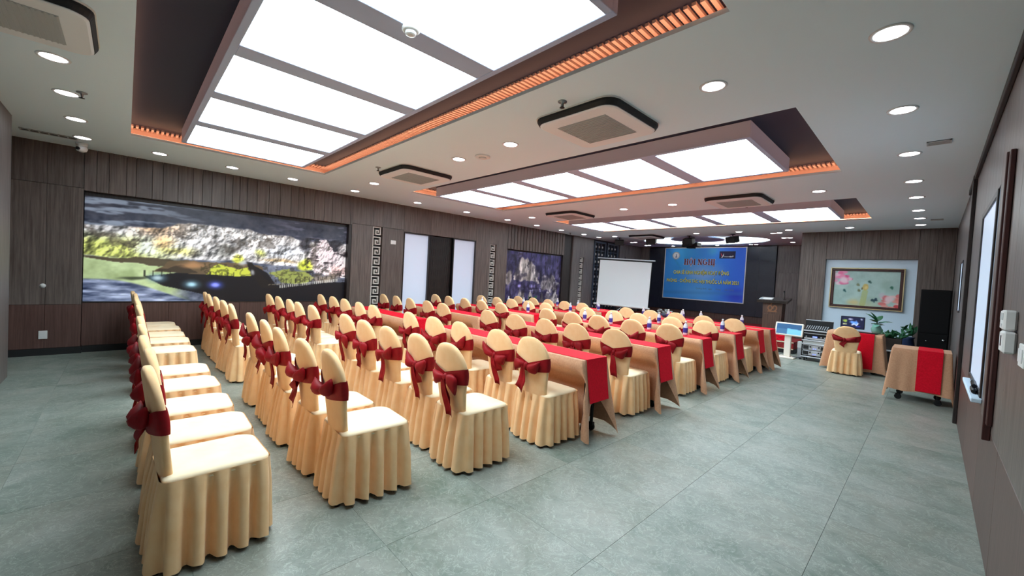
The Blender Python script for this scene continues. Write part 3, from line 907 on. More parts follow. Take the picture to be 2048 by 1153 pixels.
def mural_cave():
    p = Paint(400, 172)
    u, v = p.u, p.v
    tex = fbm(u, v, 22, 12, 5, 11)
    fine = fbm(u, v, 70, 34, 3, 12)
    crack = np.abs(fbm(u, v, 16, 11, 4, 13) - .5)
    crack2 = np.abs(fbm(u, v, 34, 20, 3, 14) - .5)
    # dark overhead rock
    g = (tex - .5) * 150 + (fine - .5) * 60
    p.c[:] = (80, 86, 104)
    p.c += g[..., None]
    p.mix(sm(.60, .95, v + (tex - .5) * .3) * .75, (42, 42, 52))
    st = fbm(u, v, 12, 30, 4, 23)
    p.mix(sm(.5, .05, u) * sm(.62, .78, v) * sm(.46, .62, st) * .75, (158, 172, 192))
    p.mix(sm(.5, .9, u) * sm(.55, .68, st) * .5, (150, 146, 172))
    # bright rock belt
    top = .735 + .10 * sm(.1, .35, u) - .05 * sm(.45, .7, u) - .02 * sm(.7, .8, u) + .05 * (fbm(u, v, 14, 3, 4, 21) - .5) * 2
    bot = .43 - .02 * np.sin(u * 9) + .05 * (fbm(u, v, 10, 4, 3, 22) - .5)
    belt = sm(0, .02, top - v) * sm(0, .02, v - bot)
    rock = np.zeros_like(p.c)
    rock[:] = (206, 204, 206)
    rock += ((tex - .5) * 120 + (fine - .5) * 90)[..., None]
    p.mix(belt, rock)
    p.mix(belt * sm(.34, .1, u) * sm(.70, .55, v) * .8, (206, 216, 96))
    p.mix(belt * sm(.36, .2, u) * sm(.1, .2, u) * sm(.62, .74, v) * .6, (232, 176, 118))
    p.blob(.175, .56, .055, .13, (240, 246, 236), .95, .9, .04, 3)
    p.blob(.24, .62, .05, .11, (236, 190, 128), .7, .9, .05, 4)
    p.blob(.29, .52, .09, .07, (222, 214, 96), .6, .9, .05, 5)
    p.blob(.445, .56, .045, .13, (112, 112, 108), .85, .5, .06, 6)
    p.blob(.50, .49, .03, .07, (206, 212, 70), .9, .6, .05, 7)
    p.blob(.585, .55, .045, .06, (208, 214, 96), .8, .8, .05, 8)
    p.blob(.68, .62, .14, .10, (208, 214, 226), .75, .9, .06, 9)
    p.blob(.68, .49, .13, .035, (190, 160, 112), .8, .8, .03, 10)
    p.blob(.92, .72, .09, .13, (30, 28, 36), .95, .5, .10, 31)
    p.blob(.79, .70, .04, .12, (40, 40, 50), .8, .6, .08, 32)
    p.poly([(.80, .50), (.815, .68), (.86, .80), (.90, .80), (.93, .62), (1, .66), (1, .30), (.84, .36)], (228, 214, 220), .95, .06, 33)
    p.blob(.985, .62, .03, .16, (214, 206, 210), .9, .5, .05, 34)
    p.blob(.96, .42, .08, .12, (228, 186, 180), .7, .9, .06, 35)
    p.blob(.79, .45, .045, .09, (212, 220, 74), .95, .5, .05, 36)
    # rock relief: shade by the slope of a rough height field, deep cracks in patches
    hf = fbm(u, v * .6, 26, 14, 5, 15) + .5 * np.abs(fbm(u, v, 9, 6, 3, 16) - .5)
    gy, gx = np.gradient(hf)
    sh = np.clip(.92 + 7.5 * gx - 8.5 * gy, .28, 1.22)
    rockm = np.clip(belt + (u > .79) * (v > .3) * (v < .8), 0, 1)
    p.c = p.c * (1 + (sh - 1)[..., None] * rockm[..., None])
    patch = sm(.46, .62, fbm(u, v, 7, 5, 3, 17))
    p.mix((crack < .012) * belt * patch * .8, (58, 48, 38))
    p.mix((np.abs(fbm(u, v, 48, 9, 3, 41) - .5) < .03) * belt * patch * .55, (84, 76, 66))
    p.mix(sm(.60, .68, fbm(u, v, 20, 30, 3, 18)) * (u > .80) * (v > .32) * (v < .8) * .85, (38, 30, 34))
    p.mix(sm(.62, .70, fbm(u, v, 24, 14, 3, 19)) * belt * .55, (70, 62, 56))
    # lower left pond and path
    low = sm(.45, .41, v)
    pond = np.zeros_like(p.c); pond[:] = (186, 204, 150); pond += ((tex - .5) * 90)[..., None]
    p.mix(low * sm(.34, .24, u + (tex - .5) * .06) * .95, pond)
    p.poly([(0, .43), (.25, .44), (.33, .38), (.28, .33), (.12, .39), (0, .41)], (70, 58, 44), .9, .03, 51)
    p.poly([(.26, .43), (.40, .45), (.55, .44), (.60, .40), (.62, .28), (.3, .30), (.2, .31), (.24, .36)], (98, 80, 58), .95, .04, 52)
    p.poly([(.20, .32), (.30, .40), (.36, .33), (.3, .30)], (52, 44, 36), .8, .04, 57)
    p.blob(.34, .40, .07, .05, (190, 140, 96), .75, .9, .04, 53)
    p.poly([(.38, .30), (.43, .41), (.5, .36), (.545, .37), (.55, .29), (.5, .27)], (196, 204, 72), .95, .04, 54)
    p.mix((crack2 < .05) * (u > .36) * (u < .56) * (v > .26) * (v < .42) * .55, (44, 46, 26))
    p.poly([(.62, .36), (.70, .42), (.8, .36), (.85, .30), (.80, .22), (.68, .24)], (150, 158, 76), .9, .05, 55)
    p.blob(.90, .31, .09, .09, (168, 150, 132), .85, .8, .06, 56)
    p.mix((crack2 < .05) * (u > .6) * (v > .2) * (v < .42) * .5, (40, 36, 30))
    # dark boardwalk
    p.poly([(.175, .255), (.28, .305), (.50, .285), (.56, .30), (.56, .42), (.62, .34), (.66, .20), (.80, .22), (1, .26), (1, 0), (.46, 0), (.36, .09), (.23, .17)], (20, 19, 24), 1, .008, 61)
    p.poly([(.53, .46), (.555, .45), (.605, .30), (.65, .19), (.70, .16), (.60, .16), (.56, .30)], (26, 22, 22), 1, .004, 62)
    p.blob(.52, .43, .03, .05, (200, 204, 208), .8, .9, .05, 63)
    p.blob(.555, .34, .012, .05, (180, 184, 188), .8, .9, .03, 64)
    # water ripples bottom left
    rip = fbm(u, v, 18, 40, 4, 71)
    wat = np.zeros_like(p.c); wat[:] = (112, 122, 150); wat += ((rip - .5) * 260)[..., None]
    edge = .23 - .30 * sm(.05, .48, u) + .10 * sm(.0, .12, u) * 0
    p.mix(sm(.0, .02, edge - v + .0) * sm(.46, .40, u), wat)
    p.blob(.14, .235, .07, .03, (40, 44, 34), .8, .8, .05, 72)
    # lights on the water
    for cu, col in ((.215, (176, 196, 204)), (.33, (176, 216, 232)), (.415, (150, 160, 255))):
        p.blob(cu, .185 + .06 * (cu < .3), .048, .075, (70, 90, 200) if cu > .4 else (110, 150, 170), .8, 1.0)
        p.blob(cu, .185 + .06 * (cu < .3), .024, .036, col, 1, .9)
    # railings
    for k in range(4): p.line((.175 + k * .027, .265), (.175 + k * .027, .315), .004, (18, 18, 18), 1, 2.3)
    for k in range(5): p.line((.395 + k * .022, .275), (.395 + k * .022, .325), .004, (18, 18, 18), 1, 2.3)
    for k in range(30):
        uu = .68 + k * .0096; vv = .165 + (uu - .68) * .36
        p.line((uu, vv), (uu, vv + .028), .005, (206, 206, 200), .9, 2.3)
    p.line((.63, .20), (.70, .215), .006, (120, 112, 96), .8, 2.3)
    for k in range(16): p.line((.64 + k * .022, .19 + k * .008), (.64 + k * .022, .255 + k * .006), .003, (24, 22, 20), .9, 2.3)
    return p

def mural_stal():
    p = Paint(120, 96)
    u, v = p.u, p.v
    st = fbm(u, v, 26, 4, 4, 81); tex = fbm(u, v, 14, 12, 4, 82)
    p.c[:] = (62, 56, 88)
    p.c += ((tex - .5) * 90)[..., None]
    p.mix(sm(.55, .9, v) * .5, (52, 48, 96))
    pale = np.zeros_like(p.c); pale[:] = (166, 156, 152); pale += ((st - .5) * 190)[..., None]
    p.poly([(.16, .46), (.20, .70), (.27, .88), (.36, .90), (.40, .74), (.44, .48), (.30, .44)], pale, .95, .05, 83)
    p.poly([(.36, .90), (.46, .88), (.50, .74), (.58, .62), (.62, .42), (.44, .44), (.40, .7)], pale * .9, .9, .10, 84)
    p.poly([(.0, .42), (.02, .56), (.12, .64), (.14, .52), (.07, .38)], pale, .9, .05, 85)
    p.poly([(.22, .98), (.30, 1), (.26, .90), (.20, .84)], (150, 140, 190), .8, .05, 86)
    p.poly([(.62, .40), (.66, .62), (.74, .60), (.80, .52), (.88, .6), (.96, .46), (.94, .30), (.80, .22)], pale * .8, .75, .16, 87)
    p.poly([(.72, 0), (.70, .22), (.76, .34), (.84, .24), (.96, .20), (1, .05), (1, 0)], pale, .85, .14, 88)
    p.poly([(.24, .10), (.26, .30), (.30, .38), (.34, .26), (.34, .08)], pale * .95, .85, .05, 89)
    p.poly([(.42, .02), (.43, .20), (.455, .27), (.49, .18), (.50, .02)], pale * 1.02, .95, .03, 90)
    p.poly([(.62, .04), (.63, .20), (.66, .26), (.69, .16), (.70, .04)], pale * .6, .8, .03, 91)
    p.poly([(.14, .38), (.40, .36), (.60, .36), (.66, .30), (.44, .28), (.40, .33), (.14, .36)], (44, 36, 60), .85, .03, 92)
    for cu, cv in ((.26, .35), (.30, .30), (.46, .36), (.54, .36), (.60, .35)):
        p.blob(cu, cv, .05, .055, (170, 160, 226), .8, .9)
    p.line((.44, .28), (.62, .30), .012, (150, 144, 176), .9)
    p.line((.50, .25), (.68, .28), .008, (120, 116, 150), .9)
    dk = fbm(u, v, 40, 12, 3, 93)
    p.mix(sm(.60, .70, dk) * .65, (22, 18, 30))
    hf = fbm(u, v * .5, 20, 8, 5, 95)
    gy, gx = np.gradient(hf)
    p.c *= np.clip(.92 + 3.0 * gx - 2.0 * gy, .35, 1.3)[..., None]
    p.mix(sm(.56, .66, fbm(u, v, 9, 7, 4, 96)) * .6, (30, 26, 44))
    p.mix(sm(.2, 0, v) * sm(.3, .1, u) * .8, (18, 16, 22))
    p.mix(sm(.03, .0, u) * .5, (20, 18, 30))
    return p

def peony():
    p = Paint(150, 88)
    u, v = p.u, p.v
    t = fbm(u, v, 8, 6, 4, 101)
    p.c[:] = (172, 200, 196); p.c += ((t - .5) * 34)[..., None]
    p.mix(sm(.35, .0, v) * sm(.15, .5, u) * sm(.8, .5, u) * .6, (196, 198, 150))
    p.blob(.33, .08, .14, .14, (222, 196, 128), .7, .9, .05, 102)
    p.blob(.8, .62, .16, .26, (150, 178, 168), .6, .9, .08, 103)
    def flower(cu, cv, ru, rv, cols, seed):
        rng = random.Random(seed)
        for k in range(26):
            a = rng.uniform(0, 2 * PI); r = math.sqrt(rng.random())
            p.blob(cu + ru * r * math.cos(a), cv + rv * r * math.sin(a), ru * rng.uniform(.22, .42), rv * rng.uniform(.18, .34), rng.choice(cols), .85, .35, .02, seed + k)
    flower(.12, .82, .20, .24, [(240, 150, 190), (232, 110, 160), (246, 190, 212), (222, 84, 140), (244, 206, 222)], 110)
    p.blob(.16, .72, .09, .13, (240, 212, 224), .9, .6, .03, 120)
    flower(.92, .16, .17, .20, [(226, 110, 110), (236, 150, 140), (206, 74, 80), (240, 196, 196)], 130)
    p.blob(.86, .24, .09, .13, (232, 206, 214), .95, .6, .03, 140)
    p.blob(.76, .34, .07, .12, (206, 190, 204), .7, .8, .03, 141)
    p.blob(.50, .54, .055, .12, (206, 184, 112), 1, .3, .03, 142)
    p.blob(.51, .53, .03, .06, (224, 204, 140), 1, .4, .02, 143)
    p.blob(.45, .50, .012, .05, (90, 76, 44), .9, .5)
    p.line((.50, .42), (.47, .04), .045, (180, 188, 110), .6)
    for (cu, cv, c) in ((.17, .42, (30, 84, 86)), (.56, .70, (50, 90, 84)), (.66, .20, (36, 64, 80)), (.88, .56, (44, 104, 84)), (.38, .60, (120, 130, 100)), (.40, .45, (110, 120, 90)), (.62, .17, (40, 70, 80))):
        p.blob(cu, cv, .03, .05, c, .95, .5, .04, int(cu * 100))
        p.blob(cu + .02, cv - .03, .016, .03, c, .8, .5, .04, int(cu * 90))
    return p

t = thing('cave_mural', 'wide printed wall mural of a lit cave with a boardwalk', 'mural')
mural_cave().build('print', (-8.868, -0.455, 0.752), (0, 3.91, 0), (0, 0, 1.62), MT['glowprint'], t)
MB().box(-8.885, -8.869, -0.455, 3.455, 0.752, 2.372).build('backing_board', MT['dark'], t)
t = thing('cave_mural', 'purple printed wall mural of stalagmites, farther along the left wall', 'mural')
mural_stal().build('print', (-8.868, 8.135, 0.605), (0, 2.64, 0), (0, 0, 1.655), MT['glowprint'], t)
MB().box(-8.885, -8.869, 8.135, 10.775, 0.605, 2.26).build('backing_board', MT['dark'], t)

# ------------------------------------------------------------------ meander panels on the left wall
BARS = [((0, 0), (0, 1)), ((0, 1), (1, 1)), ((1, 1), (1, .24)), ((1, .24), (.36, .24)), ((.36, .24), (.36, .66)), ((.36, .66), (.68, .66)), ((.68, .66), (.68, .48))]
def meander(y0_, y1_, z0_, z1_, n, label):
    t = thing('meander_panel', label, 'wall panel', (-8.76, (y0_ + y1_) / 2, z0_), group='meander fretwork panels')
    w = y1_ - y0_; h = (z1_ - z0_) / n
    MB().box(-.10, -.088, -w / 2 + .002, w / 2 - .002, 0.002, z1_ - z0_ - .002).build('recess_back', MT['dark'], t)
    mb = MB(); th = .011
    fw, fh = w - .05, h * .92
    for (a, b) in BARS:
        ya, yb = sorted((a[0] * fw - fw / 2, b[0] * fw - fw / 2)); za, zb = sorted((a[1] * fh, b[1] * fh))
        mb.box(-.0875, -.03, ya - th, yb + th, max(za - th, 0), zb + th)
    me = mb.mesh('fret', MT['fret'])
    for k in range(n):
        link('fret', me, t, (0, 0, h * k + .008))
meander(3.995, 4.215, 0.425, 2.445, 9, 'pale Greek key fretwork panel left of the white panes and dark door')
meander(7.475, 7.695, 0.425, 2.365, 9, 'pale Greek key fretwork panel right of the white panes, before second mural')
meander(11.675, 11.905, 0.425, 2.295, 9, 'pale Greek key fretwork panel on the far pillar by the stage')

# carved screens beside the stage
for i, (ya, yb) in enumerate(((12.56, 13.32), (13.42, 14.20))):
    t = thing('carved_screen', f'dark blue carved lattice screen beside the stage, {("nearer the pillar", "nearer the back wall")[i]}', 'lattice', (-8.80, (ya + yb) / 2, 0.28), group='carved screens')
    w, h = yb - ya, 2.70
    MB().box(-.055, .03, -w / 2, -w / 2 + .06, 0, h, bev=.004).box(-.055, .03, w / 2 - .06, w / 2, 0, h, bev=.004).box(-.055, .03, -w / 2 + .06, w / 2 - .06, h - .07, h, bev=.004).box(-.055, .03, -w / 2 + .06, w / 2 - .06, 0, .10, bev=.004).build('frame', MT['bluefret'], t)
    MB().box(-.055, -.04, -w / 2 + .06, w / 2 - .06, .10, h - .07).build('back_board', MT['dark'], t)
    mb = MB()
    for k in range(1, 3):
        y = -w / 2 + .06 + (w - .12) * k / 3
        mb.box(-.039, .0, y - .012, y + .012, .10, h - .07)
    for k in range(1, 9):
        z = .10 + (h - .17) * k / 9
        mb.box(-.039, -.002, -w / 2 + .06, w / 2 - .06, z - .012, z + .012)
    mb.build('grid', MT['bluefret'], t)
    me = MB().lathe([(.03, 0), (.045, .012), (.02, .022)], 8, axis='x').mesh('rosette', MT['fret'])
    for a in range(3):
        for b_ in range(9):
            link('rosette', me, t, (-.039, -w / 2 + .06 + (w - .12) * (a + .5) / 3, .10 + (h - .17) * (b_ + .5) / 9))

# small fittings on the left wall
def plate(label, cat, nm, x, y, z, w, h, mk='white', extra=None):
    t = thing(nm, label, cat, (x, y, z))
    MB().box(0.001, .012, -w / 2, w / 2, -h / 2, h / 2, bev=.003).build('plate', MT[mk], t)
    if extra: extra(t)
    return t
plate('white double wall socket low on the near left pillar', 'socket', 'wall_socket', -8.75, -0.83, 0.295, 0.085, 0.12, 'white',
      lambda t: MB().box(.0121, .014, -.025, .025, .008, .05, bev=.002).box(.0121, .014, -.025, .025, -.05, -.008, bev=.002).build('outlet', MT['ring'], t))
t = thing('call_button', 'small round white call button at mid height on near pillar', 'button', (-8.75, -0.84, 1.0))
MB().lathe([(.026, .001), (.026, .010), (.018, .022), (.008, .026)], 20, axis='x').build('dome', MT['white'], t, True)
MB().lathe([(.031, .001), (.031, .005)], 20, axis='x').build('collar', MT['ring'], t)
plate('white switch plate between the fretwork panel and first white pane', 'switch', 'light_switch', -8.75, 4.49, 2.13, 0.13, 0.09, 'white',
      lambda t: MB().box(.0121, .016, -.05, -.004, -.03, .03, bev=.002).box(.0121, .016, .004, .05, -.03, .03, bev=.002).build('rocker', MT['ring'], t))

# controls on the right wall
def controller(y, z, w, h, label, upper):
    t = thing('wall_controller', label, 'controller', (XR, y, z))
    MB().box(-.045, -.001, -w / 2, w / 2, -h / 2, h / 2, bev=.008).build('housing', MT['white'], t)
    if upper:
        MB().box(-.047, -.0452, -w / 2 + .02, w / 2 - .02, 0.0, h / 2 - .015).build('display', MT['acgrille'], t)
        MB().box(-.048, -.0452, -.02, .02, -h / 2 + .015, -h / 2 + .03).build('button', MT['ring'], t)
    else:
        MB().box(-.047, -.0452, -.012, .012, -.02, .03).build('key_slot', MT['blackmetal'], t)
controller(3.16, 1.415, .15, .098, 'white wall controller with grey display, upper of two on right wall', True)
controller(3.13, 1.308, .15, .105, 'white wall key switch, lower of two on the right wall', False)
plate('white switch plate cut off by the right picture edge', 'switch', 'light_switch', XR, 2.80, 1.275, 0.14, 0.10, 'white',
      lambda t: MB().box(.0121, .016, -.05, -.004, -.03, .03, bev=.002).box(.0121, .016, .004, .05, -.03, .03, bev=.002).build('rocker', MT['ring'], t)).rotation_euler = (0, 0, PI)

# ------------------------------------------------------------------ LED wall, banner
t = thing('led_wall', 'large black LED video wall behind the blue banner', 'video wall', (0, 0, 0))
mb = MB()
lx0, lx1, lz0, lz1 = -8.33, -3.74, 0.53, 3.0
mb.box(lx0, lx1, YS - .045, YS - .001, lz0, lz1).build('cabinet', MT['dark'], t)
me = None
nx_, nz_ = 9, 5
pw, ph = (lx1 - lx0) / nx_, (lz1 - lz0) / nz_
me = MB().box(-pw / 2 + .001, pw / 2 - .001, -.008, 0, -ph / 2 + .001, ph / 2 - .001).mesh('led_module', MT['led'])
for a in range(nx_):
    for b_ in range(nz_):
        link('led_module', me, t, (lx0 + pw * (a + .5), YS - .0455, lz0 + ph * (b_ + .5)))

bx0, bx1, bz0, bz1, by = -7.64, -4.68, 0.985, 2.962, YS - .062
ban = thing('banner', 'blue conference banner reading HỘI NGHỊ on the black LED wall', 'banner', (0, 0, 0))
p = Paint(90, 60)
u, v = p.u, p.v
p.c[:] = (70, 164, 250)
p.mix(sm(.45, 1, u) * .75, (56, 104, 240))
p.mix(sm(.0, .35, u) * sm(.5, .1, u) * sm(.4, 1, v) * .8, (70, 214, 255))
p.blob(.5, .52, .36, .34, (176, 208, 255), .75, 1.0)
p.blob(.45, .15, .35, .2, (116, 190, 250), .7, 1.0)
p.blob(.93, .12, .22, .22, (46, 66, 214), .8, 1.0)
p.mix(sm(.16, .10, v - .06 * u) * sm(.05, .10, v - .06 * u) * .5, (70, 140, 220))
p.blob(.62, .95, .10, .14, (90, 205, 240), .6, 1.0)
p.line((.04, .97), (.22, .60), .006, (60, 150, 210), .8, 1.5)
p.build('print', (bx0, by, bz0), (bx1 - bx0, 0, 0), (0, 0, bz1 - bz0), MT['print'], ban)
MB().box(bx0 - .03, bx1 + .03, by + .0006, by + .007, bz0 - .03, bz1 + .03).build('hem', MT['printwhite'], ban)

def text(name, s, mk, parent, cx, cz, y, width, height, off=0.0, ext=0.0006):
    cu = bpy.data.curves.new(name, 'FONT')
    cu.body = s
    cu.align_x = 'CENTER'; cu.align_y = 'CENTER'
    cu.size = 1.0
    cu.offset = off
    cu.resolution_u = 3
    o = bpy.data.objects.new(name, cu)
    COL.objects.link(o)
    bpy.context.view_layer.update()
    me = bpy.data.meshes.new_from_object(o.evaluated_get(bpy.context.evaluated_depsgraph_get()))
    bpy.data.objects.remove(o)
    co = np.array([v_.co for v_ in me.vertices])
    lo, hi = co.min(0), co.max(0)
    sx, sz = width / (hi[0] - lo[0]), height / (hi[1] - lo[1])
    mx, my = (hi[0] + lo[0]) / 2, (hi[1] + lo[1]) / 2
    for v_ in me.vertices:
        x_, y_, _ = v_.co
        v_.co = ((x_ - mx) * sx + cx, y, (y_ - my) * sz + cz)
    me.materials.clear(); me.materials.append(MT[mk])
    return link(name, me, parent)

def bu(f): return bx0 + (bx1 - bx0) * f
def bv(f): return bz0 + (bz1 - bz0) * f
# slab-serif headline built from strokes
def ellring(mb, cx, cz, rx, rz, tx, tz, y, a0=0, a1=360, n=22):
    vs, fs = [], []
    for k in range(n + 1):
        a = math.radians(a0 + (a1 - a0) * k / n)
        vs += [(cx + rx * math.cos(a), y, cz + rz * math.sin(a)), (cx + (rx - tx) * math.cos(a), y, cz + (rz - tz) * math.sin(a))]
    fs = [(2 * k, 2 * k + 1, 2 * k + 3, 2 * k + 2) for k in range(n)]
    mb.add(vs, fs)
def headline(y, grow):
    mb = MB()
    g = grow
    def q(xa, xb, za, zb): mb.add([(xa - g, y, za - g), (xb + g, y, za - g), (xb + g, y, zb + g), (xa - g, y, zb + g)], [(0, 1, 2, 3)])
    Hh, sw, tw = .215, .042, .018
    x = bu(.268); z = bv(.665)
    def stem(xx): q(xx, xx + sw, z, z + Hh); q(xx - .018, xx + sw + .018, z, z + tw); q(xx - .018, xx + sw + .018, z + Hh - tw, z + Hh)
    def Hl(xx): stem(xx); stem(xx + .115); q(xx, xx + .15, z + Hh / 2 - .009, z + Hh / 2 + .009); return xx + .115 + sw + .05
    def Il(xx): stem(xx); return xx + sw + .06
    def Ol(xx): ellring(mb, xx + .085, z + Hh / 2, .088 + g, Hh / 2 + .004 + g, sw + 2 * g, .018 + 2 * g, y); return xx + .17 + .05
    def Nl(xx):
        q(xx, xx + tw, z, z + Hh); q(xx + .135, xx + .135 + tw, z, z + Hh)
        q(xx - .018, xx + .03, z, z + tw); q(xx + .11, xx + .175, z + Hh - tw, z + Hh)
        mb.add([(xx - .02 - g, y, z + Hh + g), (xx + .045 + g, y, z + Hh + g), (xx + .155 + g, y, z - g), (xx + .11 - g, y, z - g)], [(0, 1, 2, 3)])
        return xx + .155 + .05
    def Gl(xx):
        ellring(mb, xx + .085, z + Hh / 2, .088 + g, Hh / 2 + .004 + g, sw + 2 * g, .018 + 2 * g, y, 40, 330)
        q(xx + .125, xx + .125 + sw, z + .015, z + Hh * .42); q(xx + .095, xx + .185, z + Hh * .42, z + Hh * .42 + tw)
        return xx + .185 + .05
    x = Hl(x); xo = x; x = Ol(x); x = Il(x); x += .085
    x = Nl(x); x = Gl(x); x = Hl(x); xi = x; x = Il(x)
    # circumflex and dots below
    cx = xo + .085
    mb.add([(cx - .06 - g, y, z + Hh + .022), (cx, y, z + Hh + .062 + g), (cx + .06 + g, y, z + Hh + .022), (cx, y, z + Hh + .040 - g)], [(0, 1, 2, 3)])
    q(cx - .014, cx + .014, z - .055, z - .027)
    q(xi + .007, xi + .035, z - .055, z - .027)
    hx = bu(.268)
    mb.v = [(hx + (a - hx) * .86, b_, c + .02) for a, b_, c in mb.v]
    return mb
headline(by - .0012, .014).build('headline_halo', MT['bannerhalo'], ban)
headline(by - .0022, .0).build('headline', MT['bannertext1'], ban)
L2, L3 = 'CHIA SẺ KINH NGHIỆM HOẠT ĐỘNG', 'PHÒNG - CHỐNG TÁC HẠI THUỐC LÁ NĂM 2021'
text('line_shade', L2, 'bannershade', ban, bu(.475) + .012, bv(.525) - .008, by - .0012, 2.07, .24, .03)
text('line', L2, 'bannertext2', ban, bu(.475), bv(.525), by - .0022, 2.06, .228, .02)
text('line_shade', L3, 'bannershade', ban, bu(.49) + .012, bv(.362) - .008, by - .0012, 2.68, .25, .03)
text('line', L3, 'bannertext2', ban, bu(.49), bv(.362), by - .0022, 2.67, .238, .02)
text('date_line', 'Quảng Bình, ngày     tháng     năm 2021', 'bannertext3', ban, bu(.665), bv(.215), by - .0015, 1.36, .085, .0)
# round emblem and logo plate
def disc(cx, cz, r, y, n=32):
    return [(cx + r * math.cos(2 * PI * k / n), y, cz + r * math.sin(2 * PI * k / n)) for k in range(n)]
MB().add(disc(bu(.148), bv(.855), .155, by - .0010), [tuple(range(32))]).build('emblem_ring', MT['printgrey'], ban)
MB().add(disc(bu(.148), bv(.855), .122, by - .0018), [tuple(range(32))]).build('emblem_disc', MT['printwhite'], ban)
cx, cz = bu(.150), bv(.845)
MB().add([(cx - .012, by - .0026, cz - .02), (cx + .012, by - .0026, cz - .02), (cx + .012, by - .0026, cz + .06), (cx, by - .0026, cz + .085), (cx - .012, by - .0026, cz + .06)], [(0, 1, 2, 3, 4)]) \
    .add([(cx - .045, by - .0026, cz - .055), (cx + .045, by - .0026, cz - .055), (cx + .03, by - .0026, cz - .025), (cx - .03, by - .0026, cz - .025)], [(0, 1, 2, 3)]).build('emblem_mark', MT['bannershade'], ban)
gx0, gx1, gz0, gz1 = bu(.70), bu(.885), bv(.80), bv(.935)
y_ = by - .0012
MB().add([(gx0, y_, gz0), (gx1, y_, gz0), (gx1, y_, gz1), (gx0, y_, gz1)], [(0, 1, 2, 3)]).build('logo_plate', MT['navy'], ban)
w_, h_ = gx1 - gx0, gz1 - gz0
def lg(pts): return [(gx0 + w_ * a, by - .0022, gz0 + h_ * b) for a, b in pts]
MB().add(lg([(.08, .80), (.13, .66), (.19, .45), (.20, .18), (.15, .30), (.10, .55)]), [(0, 1, 2, 3, 4, 5)]).build('logo_wing', MT['printred'], ban)
MB().add(lg([(.27, .76), (.24, .52), (.16, .20), (.10, .12), (.21, .14), (.29, .40)]), [(0, 1, 2, 3, 4, 5)]).build('logo_wing', MT['printwhite'], ban)
pts = [(gx0 + w_ * (.30 + .60 * k / 60), by - .003, gz0 + h_ * (.26 + (.10 if 40 < k < 58 else .045) * math.sin(k * 1.35) + (.06 if k > 50 else 0))) for k in range(61)]
MB().tube(pts, .006, 4).add(disc(gx0 + w_ * .68, gz0 + h_ * .27, .028, by - .0034, 14), [tuple(range(14))]).build('logo_script', MT['printwhite'], ban)

# ------------------------------------------------------------------ hanging boxes over the stage
for i, (x, y) in enumerate(((-7.66, 12.42), (-6.42, 12.32), (-5.28, 12.5), (-4.03, 12.45))):
    t = thing('ceiling_speaker', f'small black speaker hanging before the stage, {ORD[i+1]} from the left', 'speaker', (x, y, CZ), group='hanging speakers')
    MB().tube([(0, 0, 0), (0, 0, -.08)], .014, 8).box(-.05, .05, -.05, .05, -.012, 0).build('bracket', MT['blackmetal'], t)
    m4 = Matrix.Translation((0, 0, -.16)) @ Euler((.25, 0, .5 - .3 * i)).to_matrix().to_4x4()
    MB().box(-.15, .15, -.10, .10, -.09, .09, .012, m4).build('cabinet', MT['blackplastic'], t)
    MB().box(-.14, .14, -.108, -.101, -.08, .08, .003, m4).build('grille', MT['dark'], t)
t = thing('projector', 'black ceiling projector on a short pole in front of the oval canopy', 'projector', (-5.42, 13.05, CZ - .036))
MB().tube([(0, 0, 0), (0, 0, -.12)], .03, 12).lathe([(.09, 0), (.09, -.012)], 20).build('pole', MT['blackmetal'], t)
MB().box(-.24, .24, -.19, .19, -.26, -.12, bev=.02).build('body', MT['blackplastic'], t)
MB().lathe([(.06, -.19), (.06, -.235), (.045, -.24)], 20, c=(.08, 0, -.19), axis='y').build('lens', MT['dark'], t, True)
MB().box(-.30, -.24, -.05, .05, -.16, -.06, bev=.01).box(-.12, .10, -.10, .10, -.30, -.262, bev=.01).build('cable_box', MT['blackplastic'], t)

# ------------------------------------------------------------------ tripod projection screen
scr = thing('projection_screen', 'white tripod projection screen standing left of the blue banner', 'screen', (-7.55, 12.66, SZ), math.atan2(.70, 1.68))
W, H, zc = 1.82, 1.60, 1.20
roll = Matrix.Translation((0, 0, zc)) @ Euler((0, math.radians(1.6), 0)).to_matrix().to_4x4()
MB().box(-W / 2, W / 2, -.003, .003, -H / 2, H / 2, 0, roll).build('border', MT['dark'], scr)
MB().box(-W / 2 + .035, W / 2 - .02, -.0045, -.0031, -H / 2, H / 2 - .05, 0, roll).build('fabric', MT['screen'], scr)
MB().box(-W / 2 - .06, W / 2 + .09, -.02, .02, H / 2, H / 2 + .04, .008, roll).build('top_bar', MT['silverpanel'], scr)
MB().box(-W / 2 - .08, W / 2 + .05, -.04, .04, -H / 2 - .06, -H / 2, .02, roll).build('case', MT['white'], scr)
MB().tube([(0, .05, .05), (0, .05, zc + H / 2 + .1)], .014, 10).build('pole', MT['blackmetal'], scr)
for k in range(3):
    a = PI / 2 + 2 * PI * k / 3
    MB().tube([(0, .05, .34), (.42 * math.cos(a), .05 + .42 * math.sin(a), .012)], .011, 8).build('leg', MT['metal'], scr)

